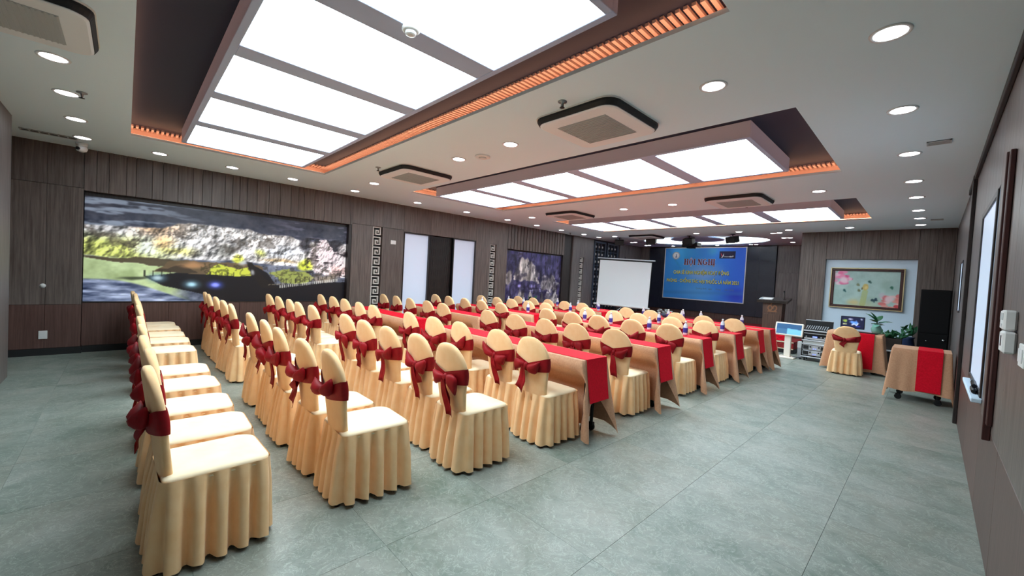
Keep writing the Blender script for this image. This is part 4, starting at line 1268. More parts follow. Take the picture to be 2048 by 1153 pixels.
# ------------------------------------------------------------------ lectern on the stage
t = thing('lectern', 'dark wooden lectern with gold emblem on the stage right of banner', 'lectern', (-2.84, 12.22, SZ))
poly = [(-.20, 0), (.20, 0), (.22, .94), (-.22, .94)]
MB().prism(poly, -.16, .18, 'y').build('body', MT['lectwood'], t)
MB().prism([(-.16, .06), (.16, .06), (.175, .60), (-.175, .60)], -.172, -.161, 'y').build('front_panel', MT['lectwood'], t)
m4 = Matrix.Translation((0, 0, .97)) @ Euler((.22, 0, 0)).to_matrix().to_4x4()
MB().box(-.34, .34, -.24, .22, -.03, .02, .006, m4).build('top', MT['darkwood'], t)
MB().box(-.34, .34, -.255, -.24, -.03, .045, .004, m4).build('book_stop', MT['darkwood'], t)
MB().box(-.26, .26, -.22, .24, -.001, .045, bev=.006).build('foot', MT['darkwood'], t)
mb = MB()
ellring(mb, -.05, .76, .06, .075, .03, .03, -.1635, 60, 420)
ellring(mb, .055, .76, .055, .075, .028, .03, -.1645, -100, 200)
mb.add([(-.11, -.163, .66), (.12, -.163, .66), (.09, -.163, .69), (-.09, -.163, .69)], [(0, 1, 2, 3)])
mb.add([(-.05, -.164, .84), (-.02, -.164, .84), (.0, -.164, .89), (-.03, -.164, .90)], [(0, 1, 2, 3)])
mb.build('emblem', MT['gold'], t)
t = thing('paper_stack', 'small stack of white papers on the left of lectern top', 'paper', (-2.98, 12.06, SZ + .975))
for k, (a, c) in enumerate(((0, 'printwhite'), (.2, 'silverpanel'), (-.15, 'printwhite'))):
    m4 = Matrix.Translation((0, 0, .012 + .006 * k)) @ Euler((.22, 0, a)).to_matrix().to_4x4()
    MB().box(-.14, .14, -.09, .09, 0, .005, 0, m4).build('sheet', MT[c], t)
t = thing('microphone', 'gooseneck microphone on the right of the lectern top', 'microphone', (-2.62, 12.24, SZ + .985))
MB().lathe([(.035, 0), (.035, .015), (.015, .02)], 16).tube([(0, 0, .02), (0, -.02, .12), (0, -.07, .19)], .006, 8).build('stem', MT['blackmetal'], t)
MB().tube([(0, -.07, .19), (0, -.11, .22)], [.014, .018], 10).build('head', MT['blackplastic'], t, True)
t = thing('cloth_pile', 'folded red cloth lying on the stage edge behind the kiosk', 'cloth', (-2.50, 11.66, SZ))
for k in range(4):
    MB().box(-.14 + .006 * k, .14 - .01 * k, -.09, .09, .002 + .034 * k, .032 + .034 * k, bev=.012).build('fold', MT['runner'], t)

# ------------------------------------------------------------------ kiosk, rack
t = thing('information_kiosk', 'white information kiosk with tilted blue screen beside the stage', 'kiosk', (-2.18, 10.78, 0), -.02)
MB().box(-.17, .15, -.16, .18, 0, .03, bev=.006).build('base', MT['kiosk'], t)
MB().box(-.07, .05, -.03, .05, .03, .56, bev=.006).build('post', MT['kiosk'], t)
m4 = Matrix.Translation((0, 0, .640)) @ Euler((-.22, math.radians(.5), 0)).to_matrix().to_4x4()
MB().box(-.265, .265, -.035, .03, -.145, .145, .012, m4).build('housing', MT['kiosk'], t)
p = Paint(48, 28)
p.c[:] = (44, 80, 118)
p.mix((p.u > .44) * (p.v < .62 - .12 * p.u) * 1.0, (104, 166, 198))
p.mix((p.u < .44) * (p.v < .5) * .3, (90, 130, 160))
o = p.build('screen', tuple(m4 @ Vector((-.235, -.0362, -.115))), tuple(m4.to_3x3() @ Vector((.47, 0, 0))), tuple(m4.to_3x3() @ Vector((0, 0, .23))), MT['display'], t)

t = thing('equipment_rack', 'audio equipment rack on castors between kiosk and laptop table', 'rack', (-1.70, 10.98, 0), .02)
X0, X1 = -.235, .235
MB().box(X0, X0 + .02, -.2, .22, .09, .68, bev=.003).box(X1 - .02, X1, -.2, .22, .09, .68, bev=.003).box(X0 + .02, X1 - .02, .2, .22, .09, .68).box(X0 + .02, X1 - .02, -.2, .2, .09, .11).build('case', MT['blackplastic'], t)
for z in (.09, .37, .45, .665):
    MB().box(X0 - .004, X1 + .004, -.215, -.19, z - .012, z + .012, bev=.004).build('edge_rail', MT['silverpanel'], t)
for z in (.125, .245):
    a = MB().box(X0 + .022, X1 - .022, -.2, .18, z, z + .105, bev=.003).build('amplifier', MT['silverpanel'], t)
    MB().box(X0 + .03, X0 + .13, -.204, -.2005, z + .012, z + .093).build('vent_panel', MT['dark'], a)
    MB().box(X1 - .13, X1 - .03, -.204, -.2005, z + .012, z + .093).build('vent_panel', MT['dark'], a)
    for kx in (-.075, .075):
        MB().lathe([(.016, -.2005), (.016, -.222), (.010, -.225)], 14, c=(kx, 0, z + .07), axis='y').build('knob', MT['blackplastic'], a)
    MB().lathe([(.007, -.2005), (.007, -.206)], 10, c=(-.02, 0, z + .03), axis='y').lathe([(.007, -.2005), (.007, -.206)], 10, c=(.02, 0, z + .03), axis='y').build('indicator', MT['blueglow'], a)
a = MB().box(X0 + .022, X1 - .022, -.2, .18, .385, .44, bev=.003).build('blank_unit', MT['acgrille'], t)
a = MB().box(X0 + .022, X1 - .022, -.2, .18, .465, .555, bev=.003).build('receiver', MT['blackplastic'], t)
MB().box(X0 + .04, X1 - .06, -.203, -.2005, .475, .512).build('faceplate', MT['silverpanel'], a)
MB().box(-.05, .03, -.2035, -.2005, .522, .548).build('display', MT['blueglow'], a)
for kx in (-.16, .10, .16):
    MB().lathe([(.013, -.2005), (.013, -.22)], 12, c=(kx, 0, .536), axis='y').build('knob', MT['silverpanel'], a)
a = MB().box(X0 + .022, X1 - .022, -.2, .18, .565, .65, bev=.003).build('player', MT['blackplastic'], t)
MB().box(X0 + .03, X1 - .03, -.203, -.2005, .60, .612).build('trim_line', MT['silverpanel'], a)
m4 = Matrix.Translation((0, .16, .69)) @ Euler((-.12, 0, 0)).to_matrix().to_4x4()
MB().box(X0 - .01, X1 + .01, 0, .05, 0, .19, .006, m4).build('lid', MT['blackplastic'], t)
MB().box(X0 - .012, X1 + .012, -.004, .054, .18, .195, .004, m4).build('lid_edge', MT['silverpanel'], t)
m4 = Matrix.Translation((0, -.02, .70)) @ Euler((.25, 0, 0)).to_matrix().to_4x4()
a = MB().box(X0 + .02, X1 - .02, -.17, .14, 0, .035, .004, m4).build('mixer', MT['blackplastic'], t)
mb = MB()
for r in range(4):
    for c in range(10):
        mb.box(-.19 + c * .04, -.175 + c * .04, -.14 + r * .065, -.10 + r * .065, .0355, .043, 0, m4)
o = mb.build('faders', MT['silverpanel'], a); o['kind'] = 'stuff'
for sx in (-1, 1):
    for sy in (-.14, .14):
        MB().box(sx * .18 - .03, sx * .18 + .03, sy - .03, sy + .03, .06, .09).lathe([(.03, -.012), (.03, .012)], 14, c=(sx * .18, sy, .03), axis='x').build('castor', MT['blackplastic'], t)
t = thing('junction_box', 'small white box standing between the kiosk and rack', 'box', (-2.03, 11.2, 0))
MB().box(-.04, .05, -.05, .05, 0.0, .36, bev=.006).build('housing', MT['silverpanel'], t)
MB().box(-.045, .055, -.056, -.0505, .22, .36, bev=.002).build('cover', MT['white'], t)
t = thing('cable_coil', 'loose dark cables lying on the floor beside the rack', 'cable', (-2.02, 10.88, 0))
rng = random.Random(5)
pts = [(.07 * math.cos(k * .7) * (1 + .3 * math.sin(k * 1.3)), .09 * math.sin(k * .7), .012 + .004 * (k % 9)) for k in range(40)]
MB().tube(pts, .007, 6).build('coil', MT['bluefret'], t)

# ------------------------------------------------------------------ tables with cloth and runner
ZT = 0.755
def cloth_mesh(name, w, d, zt, lend, lside, ear, seed, wave=.010, push=()):
    """cloth over a w x d top centred at the origin; lend/lside = drop at middle of short ends / long sides"""
    rng = random.Random(seed)
    per = []       # (x, y, nx, ny, drop, cornerweight)
    r = .014
    ph = [rng.uniform(0, 6) for _ in range(6)]
    def side(n, fx, fy, nx, ny, ends):
        for k in range(n):
            t = (k + .5) / n
            if ends:
                c = abs(2 * t - 1) ** 2.2
                L = lend + (zt - .03 - lend) * c
            else:
                L = lside + .012 * math.sin(9 * t + ph[0]) + (.03 if t < .02 or t > .98 else 0)
                c = max(0, abs(2 * t - 1) - (1 - .25 / w * 2)) / (.25 / w * 2)
                c = c ** 2
            per.append((fx(t), fy(t), nx, ny, min(L, zt - .012), c))
    def corner(cx, cy, a0):
        for k in range(3):
            a = math.radians(a0 + 90 * (k + .5) / 3)
            per.append((cx + r * math.cos(a), cy + r * math.sin(a), math.cos(a), math.sin(a), zt - .02 - rng.uniform(0, .02), 1.0))
    W2, D2 = w / 2, d / 2
    ns = max(24, int(w * 22)); ne = 10
    side(ns, lambda t: -W2 + r + (w - 2 * r) * t, lambda t: -D2, 0, -1, False)
    corner(W2 - r, -D2 + r, -90)
    side(ne, lambda t: W2, lambda t: -D2 + r + (d - 2 * r) * t, 1, 0, True)
    corner(W2 - r, D2 - r, 0)
    side(ns, lambda t: W2 - r - (w - 2 * r) * t, lambda t: D2, 0, 1, False)
    corner(-W2 + r, D2 - r, 90)
    side(ne, lambda t: -W2, lambda t: D2 - r - (d - 2 * r) * t, -1, 0, True)
    corner(-W2 + r, -D2 + r, 180)
    n = len(per)
    vs, fs = [], []
    rows = 11
    for j in range(rows):
        q = j / (rows - 1)
        for i, (x, y, nx, ny, L, c) in enumerate(per):
            dd = L * q
            o = .006 + .012 * q + wave * q * math.sin(i * .9 + ph[1] + 1.5 * math.sin(i * .21 + ph[2])) * (1 - .5 * c)
            ex = ear * c * (q ** 1.2) * (1 if x > 0 else -1)
            ey = ear * (.35 if d < .5 else .6) * c * .8 * (q ** 1.2) * (1 if y > 0 else -1)
            if j == 0:
                vs.append((x, y, zt))
            else:
                vs.append((x + nx * o + ex, y + ny * o + ey, zt - dd))
    # seats pushed under the table press the front of the cloth inwards
    for q, (x, y, z) in enumerate(vs):
        if y > 0: continue
        for (xc, yf) in push:
            dx = abs(x - xc)
            if dx < .36 and yf + .012 > y:
                sx = 1 - max(0, min(1, (dx - .245) / .11)); sx = sx * sx * (3 - 2 * sx)
                sz = max(0, min(1, (.66 - z) / .15)); sz = sz * sz * (3 - 2 * sz)
                y = max(y, y + (yf + .012 - y) * sx * sz)
        vs[q] = (x, y, z)
    for j in range(rows - 1):
        for i in range(n):
            k = (i + 1) % n
            fs.append((j * n + i, (j + 1) * n + i, (j + 1) * n + k, j * n + k))
    fs.append(tuple(range(n)))
    mb = MB(); mb.add(vs, fs)
    me = mb.mesh(name, MT['cloth'])
    for p_ in me.polygons:
        p_.use_smooth = len(p_.vertices) == 4
    return me

def table_set(x0_, x1_, y0_, y1_, what, seed, lend=.36, lside=.66, ear=.13, runner='long', rotz=0.0, zt=ZT, push=()):
    w, d = x1_ - x0_, y1_ - y0_
    c = ((x0_ + x1_) / 2, (y0_ + y1_) / 2, 0)
    t = thing('folding_table', f'folding table under beige cloth, {what}', 'table', c, rotz, group='cloth covered tables')
    MB().box(-w / 2 + .02, w / 2 - .02, -d / 2 + .015, d / 2 - .015, zt - .035, zt - .006, bev=.004).build('tabletop', MT['tabletop'], t)
    for sx in (-1, 1):
        for sy in (-1, 1):
            x, y = sx * (w / 2 - .10), (.02 if sy < 0 else d / 2 - .06) if d < .5 else sy * (d / 2 - .06)
            l = MB().tube([(x, y, .085), (x, y, zt - .036)], .017, 10).build('leg', MT['blackmetal'], t)
            MB().box(x - .028, x + .028, y - .02, y + .02, .05, .085, bev=.004).lathe([(.036, -.014), (.040, -.006), (.040, .006), (.036, .014)], 16, c=(x, y, .040), axis='y').build('castor', MT['blackplastic'], l)
    cl = link('tablecloth', cloth_mesh('tablecloth', w, d, zt, lend, lside, ear, seed, push=[(px_ - c[0], py_ - c[1]) for px_, py_ in push]), None, c, rotz)
    tag(cl, f'beige tablecloth draped almost to the floor, {what}', 'tablecloth', 'beige tablecloths')
    mb = MB()
    if runner == 'long':
        a, b_ = -d / 2 + .055, d / 2 - .03
        mb.box(-w / 2 - .012, w / 2 + .012, a, b_, zt + .0015, zt + .005)
        for sx in (-1, 1):
            X = sx * (w / 2 + .012)
            n = 6
            vs = []
            for k in range(n + 1):
                q = k / n
                o = X + sx * (.004 + .055 * q ** 1.3)
                for yy in (a + .01 * q, b_ - .01 * q):
                    vs += [(o, yy, zt + .005 - .40 * q), (o - sx * .004, yy, zt + .0015 - .40 * q)]
            fs = []
            for k in range(n):
                o = k * 4
                fs += [(o, o + 4, o + 6, o + 2), (o + 1, o + 3, o + 7, o + 5), (o, o + 1, o + 5, o + 4), (o + 2, o + 6, o + 7, o + 3)]
            fs += [(4 * n, 4 * n + 1, 4 * n + 3, 4 * n + 2), (0, 2, 3, 1)]
            mb.add(vs, fs)
        lab = f'red runner laid lengthwise over beige cloth, {what}'
    else:
        a, b_, drop = runner
        yf = -d / 2 - .030
        mb.box(a, b_, yf + .01, d / 2 + .012, zt + .0015, zt + .005)
        vs, n = [], 6
        for k in range(n + 1):
            q = k / n
            for xx in (a, b_):
                vs += [(xx, yf - .012 * q, zt + .005 - drop * q), (xx, yf + .004 - .012 * q, zt + .0015 - drop * q)]
        fs = []
        for k in range(n):
            o = k * 4
            fs += [(o, o + 2, o + 6, o + 4), (o + 1, o + 5, o + 7, o + 3), (o, o + 4, o + 5, o + 1), (o + 2, o + 3, o + 7, o + 6)]
        fs += [(4 * n, 4 * n + 2, 4 * n + 3, 4 * n + 1)]
        mb.add(vs, fs)
        mb.box(a, b_, yf, yf + .012, zt + .0015, zt + .005)
        lab = f'red runner laid crosswise and hanging in front, {what}'
    r_ = mb.build('table_runner', MT['runner'], None, False, c, rotz)
    tag(r_, lab, 'table runner', 'red table runners')
    return t

ROWS = {'A': (.10, [-2.62, -3.12, -3.66, -4.28, -4.86, -5.98, -6.66, -7.20, -7.84, -8.34]),
        'B': (.95, [-2.67, -3.15, -3.78, -4.33, -4.97, -6.05, -6.60, -7.24, -7.80, -8.30]),
        'C': (1.81, [-2.54, -3.04, -3.54, -4.06, -4.64, -5.78, -6.29, -6.80, -7.36, -7.90]),
        'D': (2.67, [-2.48, -2.97, -3.61, -4.12, -4.68, -5.71, -6.21, -6.88, -7.39, -7.93]),
        'E': (4.02, [-2.47, -3.01, -3.51, -4.08, -4.70, -5.90, -6.44, -7.03, -7.64, -8.18]),
        'F': (5.38, [-2.48, -3.03, -3.61, -4.12, -4.68, -5.90, -6.51, -7.06, -7.67, -8.25]),
        'G': (6.61, [-2.46, -3.00, -3.60, -4.11, -4.70, -5.80, -6.35, -6.90, -7.42, -8.04]),
        'H': (7.74, [-2.40, -2.91, -3.43, -3.95, -4.50, -5.66, -6.18, -6.73, -7.24, -7.79])}
TROWS = [('D', 3.05, -2.19), ('E', 4.43, -2.18), ('F', 5.78, -2.19), ('G', 7.00, -2.15), ('H', 8.13, -2.13), ('I', 8.68, -2.07)]
for i, (r, y0_, xr) in enumerate(TROWS):
    pu = [(x, ROWS[r][0] + .585) for x in ROWS[r][1]] if r in ROWS else []
    table_set(-4.66, xr, y0_, y0_ + .41, f'right of the aisle in the {ORD[i+1]} table row', 20 + i, push=pu)
    table_set(-7.55 if r == 'D' else -7.95, -5.42, y0_, y0_ + .41, f'left of the aisle in the {ORD[i+1]} table row', 40 + i, push=pu)
table_set(-1.42, -.60, 10.22, 10.76, 'holding the monitor by the pale blue niche', 61, lend=.62, lside=.72, ear=.08, runner=(.02, .30, .66))
table_set(-.37, .235, 8.20, 8.78, 'against the right wall, before the black cabinet', 62, lend=.55, lside=.60, ear=.05, runner=(-.03, .22, .58))

# ------------------------------------------------------------------ water bottles
bot_me = MB().lathe([(.020, 0), (.031, .004), (.033, .03), (.033, .13), (.028, .155), (.014, .180), (.0125, .19)], 16).mesh('body', MT['bottle'], True)
lab_me = MB().lathe([(.0336, .045), (.0338, .05), (.0338, .11), (.0336, .115)], 16).mesh('label', MT['bottlelabel'], True)
cap_me = MB().lathe([(.0155, .188), (.0155, .210), (.013, .213)], 14).mesh('cap', MT['white'], True)
BOT = {'F': (5.98, [-2.49, -3.06, -3.76, -4.30, -5.72, -7.2]), 'G': (7.20, [-2.39, -3.50, -5.58, -7.05, -7.60]),
       'H': (8.33, [-3.57, -3.85, -4.42, -5.60, -6.22, -6.90]), 'I': (8.82, [-2.58, -3.37, -3.75, -5.96])}
for r, (y, xs) in BOT.items():
    rn = {'F': 'third', 'G': 'fourth', 'H': 'fifth', 'I': 'sixth'}[r]
    for k, x in enumerate(xs):
        t = thing('water_bottle', f'small water bottle with violet label, {ORD[k+1]} from right on {rn} table row', 'bottle', (x, y, ZT + .0055), k * .7, 'water bottles on the tables')
        link('body', bot_me, t); link('label', lab_me, t); link('cap', cap_me, t)

# flower arrangement on the last table
t = thing('flower_arrangement', 'low silver grey and red flower arrangement on the last table row', 'flowers', (-4.12, 8.80, ZT + .0055))
MB().lathe([(.06, 0), (.10, .03), (.12, .07), (.11, .075)], 20).build('bowl', MT['bluepot'], t, True)
rng = random.Random(9)
leafm = MB().add([(0, 0, 0), (.022, 0, .035), (0, .006, .09), (-.022, 0, .035), (0, -.012, .04)], [(0, 1, 4), (1, 2, 4), (2, 3, 4), (3, 0, 4)]).mesh('leaf', MT['flowergrey'])
for k in range(34):
    o = link('leaf', leafm, t, (rng.uniform(-.16, .10), rng.uniform(-.07, .07), .06 + rng.uniform(0, .08)))
    o.rotation_euler = (rng.uniform(-1.2, 1.2), rng.uniform(-1.2, 1.2), rng.uniform(0, 6.28))
petm = MB().lathe([(.008, 0), (.035, .012), (.042, .03), (.02, .04)], 10).mesh('bloom', MT['flowerred'], True)
for k in range(9):
    o = link('bloom', petm, t, (rng.uniform(.0, .16), rng.uniform(-.09, .06), .05 + rng.uniform(0, .05)))
    o.rotation_euler = (rng.uniform(-.6, .6), rng.uniform(-.6, .6), 0)
t = thing('potted_plant', 'leafy green plant behind the far left end of last table', 'plant', (-8.25, 8.75, 0))
MB().lathe([(.12, 0), (.16, .30), (.17, .32), (.15, .325)], 20).build('pot', MT['planter'], t, True)
lm = MB().add([(0, 0, 0), (.05, .01, .10), (.04, .05, .2), (0, .11, .26), (-.04, .05, .2), (-.05, .01, .10), (0, -.01, .10), (0, .035, .2)], [(0, 1, 6), (1, 2, 7, 6), (2, 3, 7), (3, 4, 7), (4, 5, 6, 7), (5, 0, 6)]).mesh('leaf', MT['leaf'])
for k in range(22):
    a = k * 2.4
    z = .30 + .022 * k
    o = link('leaf', lm, t, (.05 * math.cos(a), .05 * math.sin(a), z)); o.rotation_euler = (rng.uniform(-.7, -.2), 0, a)
MB().tube([(0, 0, .30), (.01, .01, .85)], .014, 8).build('stem', MT['stem'], t)

# ------------------------------------------------------------------ banquet chairs
ZTOP = .965
def yb(z): return -.20 - (z - .45) * .13
def bw(z):
    pts = [(.38, .150), (.45, .158), (.56, .168), (.66, .184), (.72, .196), (.765, .200)]
    if z >= .765:
        return .200 * math.sqrt(max(0, 1 - ((z - .765) / (ZTOP - .765)) ** 2))
    for (a, wa), (b_, wb) in zip(pts, pts[1:]):
        if z <= b_: return wa + (wb - wa) * (z - a) / (b_ - a)
def section(z, grow=0.0, n=28):
    w = bw(z) + grow
    th = .027 * min(1, (max(w, .0) / .11) ** .6) + grow
    out = []
    for k in range(n):
        a = 2 * PI * k / n
        c, s_ = math.cos(a), math.sin(a)
        x = w * math.copysign(abs(c) ** .75, c)
        y = th * math.copysign(abs(s_) ** .55, s_)
        out.append((x, yb(z) + y + .035 * (x / .2) ** 2 * .6, z))
    return out
def backrest_mesh():
    zs = [.38, .45, .52, .59, .65, .70, .74, .77, .80, .83, .86, .89, .915, .935, .95, .960]
    vs, n = [], 28
    for z in zs: vs += section(z)
    fs = [(j * n + k, j * n + (k + 1) % n, (j + 1) * n + (k + 1) % n, (j + 1) * n + k) for j in range(len(zs) - 1) for k in range(n)]
    fs += [tuple(range(n))[::-1], tuple((len(zs) - 1) * n + k for k in range(n))]
    return MB().add(vs, fs).mesh('backrest', MT['cover'], True)
def sash_mesh(dip):
    vs, n = [], 28
    for q in range(5):
        t = q / 4
        for k, (x, y, z) in enumerate(section(.70, .007)):
            back = k > n / 2 and k < n
            m_ = max(0, 1 - abs(x) / .19)
            zt = .792 - (dip * m_ if back else .012 * m_)
            zb = .668 - (dip * .35 * m_ if back else .01 * m_)
            zz = zb + (zt - zb) * t
            w = (bw(min(zz, .84)) + .006) / (bw(.70) + .007)
            bulge = .004 * math.sin(PI * t)
            dy = yb(zz) - yb(.70)
            vs.append((x * max(w, .96), y + dy + (bulge if not back else -bulge - .006 * m_), zz))
    fs = [(j * n + k, j * n + (k + 1) % n, (j + 1) * n + (k + 1) % n, (j + 1) * n + k) for j in range(4) for k in range(n)]
    return MB().add(vs, fs).mesh('sash', MT['sash'], True)
def rr(hw, y0_, y1_, rf, rb, n=5):
    """seat outline, counter-clockwise from the front right"""
    out = []
    for (cx, cy, r, a0) in ((hw - rf, y1_ - rf, rf, 0), (-(hw - rf), y1_ - rf, rf, 90), (-(hw - rb), y0_ + rb, rb, 180), (hw - rb, y0_ + rb, rb, 270)):
        for k in range(n + 1):
            a = math.radians(a0 + 90 * k / n)
            out.append((cx + r * math.cos(a), cy + r * math.sin(a)))
    return out
def seat_mesh():
    o = rr(.205, -.215, .235, .07, .04)
    n = len(o)
    cx, cy = 0, .01
    rings = [(1.0, .425), (1.005, .445), (.985, .458), (.90, .466), (.7, .471), (.35, .474), (.02, .475)]
    vs = []
    for s_, z in rings:
        for (x, y) in o:
            sag = -.006 * (1 if z > .45 else 0) * ((y - cy) / .22) ** 2
            vs.append((cx + (x - cx) * s_, cy + (y - cy) * s_, z + sag))
    fs = [(j * n + k, j * n + (k + 1) % n, (j + 1) * n + (k + 1) % n, (j + 1) * n + k) for j in range(len(rings) - 1) for k in range(n)]
    fs.append(tuple((len(rings) - 1) * n + k for k in range(n)))
    return MB().add(vs, fs).mesh('seat', MT['seatcov'], True)
def skirt_mesh(seed):
    rng = random.Random(seed)
    o = rr(.207, -.222, .236, .06, .045, 8)
    # resample evenly
    pts = [Vector((a, b_)) for a, b_ in o]
    L = [(pts[(i + 1) % len(pts)] - pts[i]).length for i in range(len(pts))]
    tot = sum(L); NP = 18; N = NP * 10
    res = []
    i, acc = 0, 0.0
    for k in range(N):
        s_ = tot * k / N
        while acc + L[i] < s_: acc += L[i]; i += 1
        t = (s_ - acc) / L[i]
        p_ = pts[i].lerp(pts[(i + 1) % len(pts)], t)
        d = (pts[(i + 1) % len(pts)] - pts[i]).normalized()
        res.append((p_, Vector((d.y, -d.x))))
    # smooth normals
    nr = []
    for k in range(N):
        v_ = Vector((0, 0))
        for q in range(-3, 4): v_ += res[(k + q) % N][1]
        nr.append(v_.normalized())
    amp = [rng.uniform(.7, 1.35) for _ in range(NP)]
    sh = [rng.uniform(-.5, .5) for _ in range(NP)]
    hem = [rng.uniform(0, .02) for _ in range(NP)]
    rows = [0, .05, .16, .30, .48, .66, .84, 1.0]
    vs = []
    for q in rows:
        for k in range(N):
            p_, n_ = res[k][0], nr[k]
            pi = k // 10
            ph = 2 * PI * (k / 10.0 + .10 * sh[pi] * q)
            f = math.tanh(2.6 * (math.sin(ph) + .45)) * .8 + .2 * math.sin(ph) - .25
            A = .022 * min(1, q * 2.2) ** .7 * amp[pi] * 1.35
            backness = max(0, -n_.y)
            flare = .021 * q ** 1.4 + .014 * q * backness + .004 + .007 * q * math.sin(k * .11 + seed) * (1 if q > .3 else 0)
            # back of the cover drops from the waist of the backrest
            off = flare + A * f
            z = .446 - q * (.446 - .018 - hem[pi] * (.6 + .4 * math.sin(ph + 1)))
            z = max(z, .008)
            vs.append((p_.x + n_.x * off, p_.y + n_.y * off, z))
    fs = [(j * N + k, (j + 1) * N + k, (j + 1) * N + (k + 1) % N, j * N + (k + 1) % N) for j in range(len(rows) - 1) for k in range(N)]
    return MB().add(vs, fs).mesh('skirt', MT['cover'], True)
def bow_mesh(seed):
    """knot and two soft loops; local frame: origin at the knot, -y is away from the chair"""
    rng = random.Random(seed)
    mb = MB()
    mb.lathe([(.006, -.03), (.024, -.02), (.03, 0), (.024, .02), (.006, .03)], 12)
    mb.v = [(x * .85, y * .8 - .012, z * 1.15) for x, y, z in mb.v]
    for sx in (-1, 1):
        Lx = rng.uniform(.115, .165); droop = rng.uniform(-.06, .05); hgt = rng.uniform(.052, .075); puff = rng.uniform(.022, .04)
        lift = rng.uniform(.01, .05)
        vs, n, m = [], 12, 8
        for j in range(m):
            q = j / (m - 1)
            h = .016 + (hgt - .016) * (q ** .8)
            if q > .85: h *= 1 - .12 * (q - .85) / .15
            th = .010 + puff * math.sin(PI * min(q, .95)) + .003 * math.sin(q * 12 + seed)
            for k in range(n):
                a = 2 * PI * k / n
                fold = 1 + .18 * math.cos(2 * a + seed)
                zc_ = droop * q * q
                slant = .03 * q * math.sin(a)
                vs.append((sx * (Lx * q + .012 + slant * .4), -.012 - lift * q * (1.2 - q) - th * math.cos(a) * fold, zc_ + h * math.sin(a)))
        fs = [(j * n + k, j * n + (k + 1) % n, (j + 1) * n + (k + 1) % n, (j + 1) * n + k) for j in range(m - 1) for k in range(n)]
        fs += [tuple(range(n)), tuple((m - 1) * n + k for k in range(n))]
        mb.add(vs, fs)
    return mb.mesh('bow', MT['sash'], True)
def tail_mesh(seed, big):
    rng = random.Random(seed)
    L = rng.uniform(.19, .26) if big else rng.uniform(.10, .15)
    ang = rng.uniform(-.35, .35) + (0 if big else rng.choice((-.35, .35)))
    w0, w1 = .022, rng.uniform(.036, .052)
    vs, n = [], 9
    for j in range(n):
        q = j / (n - 1)
        w = w0 + (w1 - w0) * min(1, q * 1.6)
        cx = math.sin(ang) * L * q + .010 * math.sin(q * 5 + seed)
        cz = -math.cos(ang) * L * q
        y = -.022 - .012 * math.sin(q * 4 + seed * .7)
        cut = .03 if j == n - 1 else 0
        for t_ in (-1, -.3, .3, 1):
            fold = .007 * (1 if abs(t_) < .5 else -1)
            for dy in (0, -.003):
                vs.append((cx + w * t_ * math.cos(ang), y + fold + dy, cz + w * t_ * math.sin(ang) - cut * (t_ + 1) * .5))
    fs = []
    for j in range(n - 1):
        o, p_ = j * 8, (j + 1) * 8
        for t_ in range(3):
            fs.append((o + 2 * t_, o + 2 * t_ + 2, p_ + 2 * t_ + 2, p_ + 2 * t_))
            fs.append((o + 2 * t_ + 1, p_ + 2 * t_ + 1, p_ + 2 * t_ + 3, o + 2 * t_ + 3))
        fs.append((o, p_, p_ + 1, o + 1)); fs.append((o + 6, o + 7, p_ + 7, p_ + 6))
    o = (n - 1) * 8
    fs += [(o, o + 2, o + 3, o + 1), (o + 2, o + 4, o + 5, o + 3), (o + 4, o + 6, o + 7, o + 5)]
    return mb_ret(vs, fs)
def mb_ret(vs, fs): return MB().add(vs, fs).mesh('tail', MT['sash'], True)

CH = {'back': backrest_mesh(), 'seat': seat_mesh(), 'sash': [sash_mesh(d) for d in (.05, .065, .08)],
      'skirt': [skirt_mesh(s_) for s_ in (1, 2, 3, 4)], 'bow': [bow_mesh(s_) for s_ in range(6)],
      'tail': [tail_mesh(s_, True) for s_ in range(6)], 'tail2': [tail_mesh(50 + s_, False) for s_ in range(6)]}
leg_f = MB().tube([(0, 0, .008), (0, 0, .43)], .012, 8).lathe([(.016, .0), (.018, .004), (.018, .022), (.014, .026)], 12).mesh('leg', MT['blackmetal'], True)
leg_b = MB().tube([(0, -.030, .008), (0, .015, .43)], .012, 8).lathe([(.016, .0), (.018, .004), (.018, .022), (.014, .026)], 12, c=(0, -.030, 0)).mesh('leg', MT['blackmetal'], True)
chair_n = 0
def chair(x, y, rz, label, group, zs=1.0):
    """x, y = where the top of the back stands"""
    global chair_n
    rng = random.Random(1000 + chair_n); chair_n += 1
    c, s_ = math.cos(rz), math.sin(rz)
    lx, ly = 0, -(yb(ZTOP - .05))
    t = thing('banquet_chair', label, 'chair', (x + c * lx - s_ * ly, y + s_ * lx + c * ly, 0), rz, group)
    t.scale = (1, 1, zs)
    link('backrest', CH['back'], t)
    link('seat', CH['seat'], t)
    sk = link('skirt', rng.choice(CH['skirt']), t)
    sa = link('sash', rng.choice(CH['sash']), t)
    b_ = link('bow', rng.choice(CH['bow']), sa, (rng.uniform(-.03, .03), yb(.70) - .036, .70))
    b_.rotation_euler = (rng.uniform(-.15, .15), rng.uniform(-.25, .25), 0)
    if rng.random() < .85:
        tl = link('tail', rng.choice(CH['tail']), sa, (b_.location.x - .01, yb(.70) - .034, .69))
    if rng.random() < .5:
        tl = link('tail', rng.choice(CH['tail2']), sa, (b_.location.x + .015, yb(.70) - .030, .69))
    for sx in (-1, 1):
        link('leg', leg_f, t, (sx * .160, .185, 0))
        link('leg', leg_b, t, (sx * .160, -.198, 0))
    return t

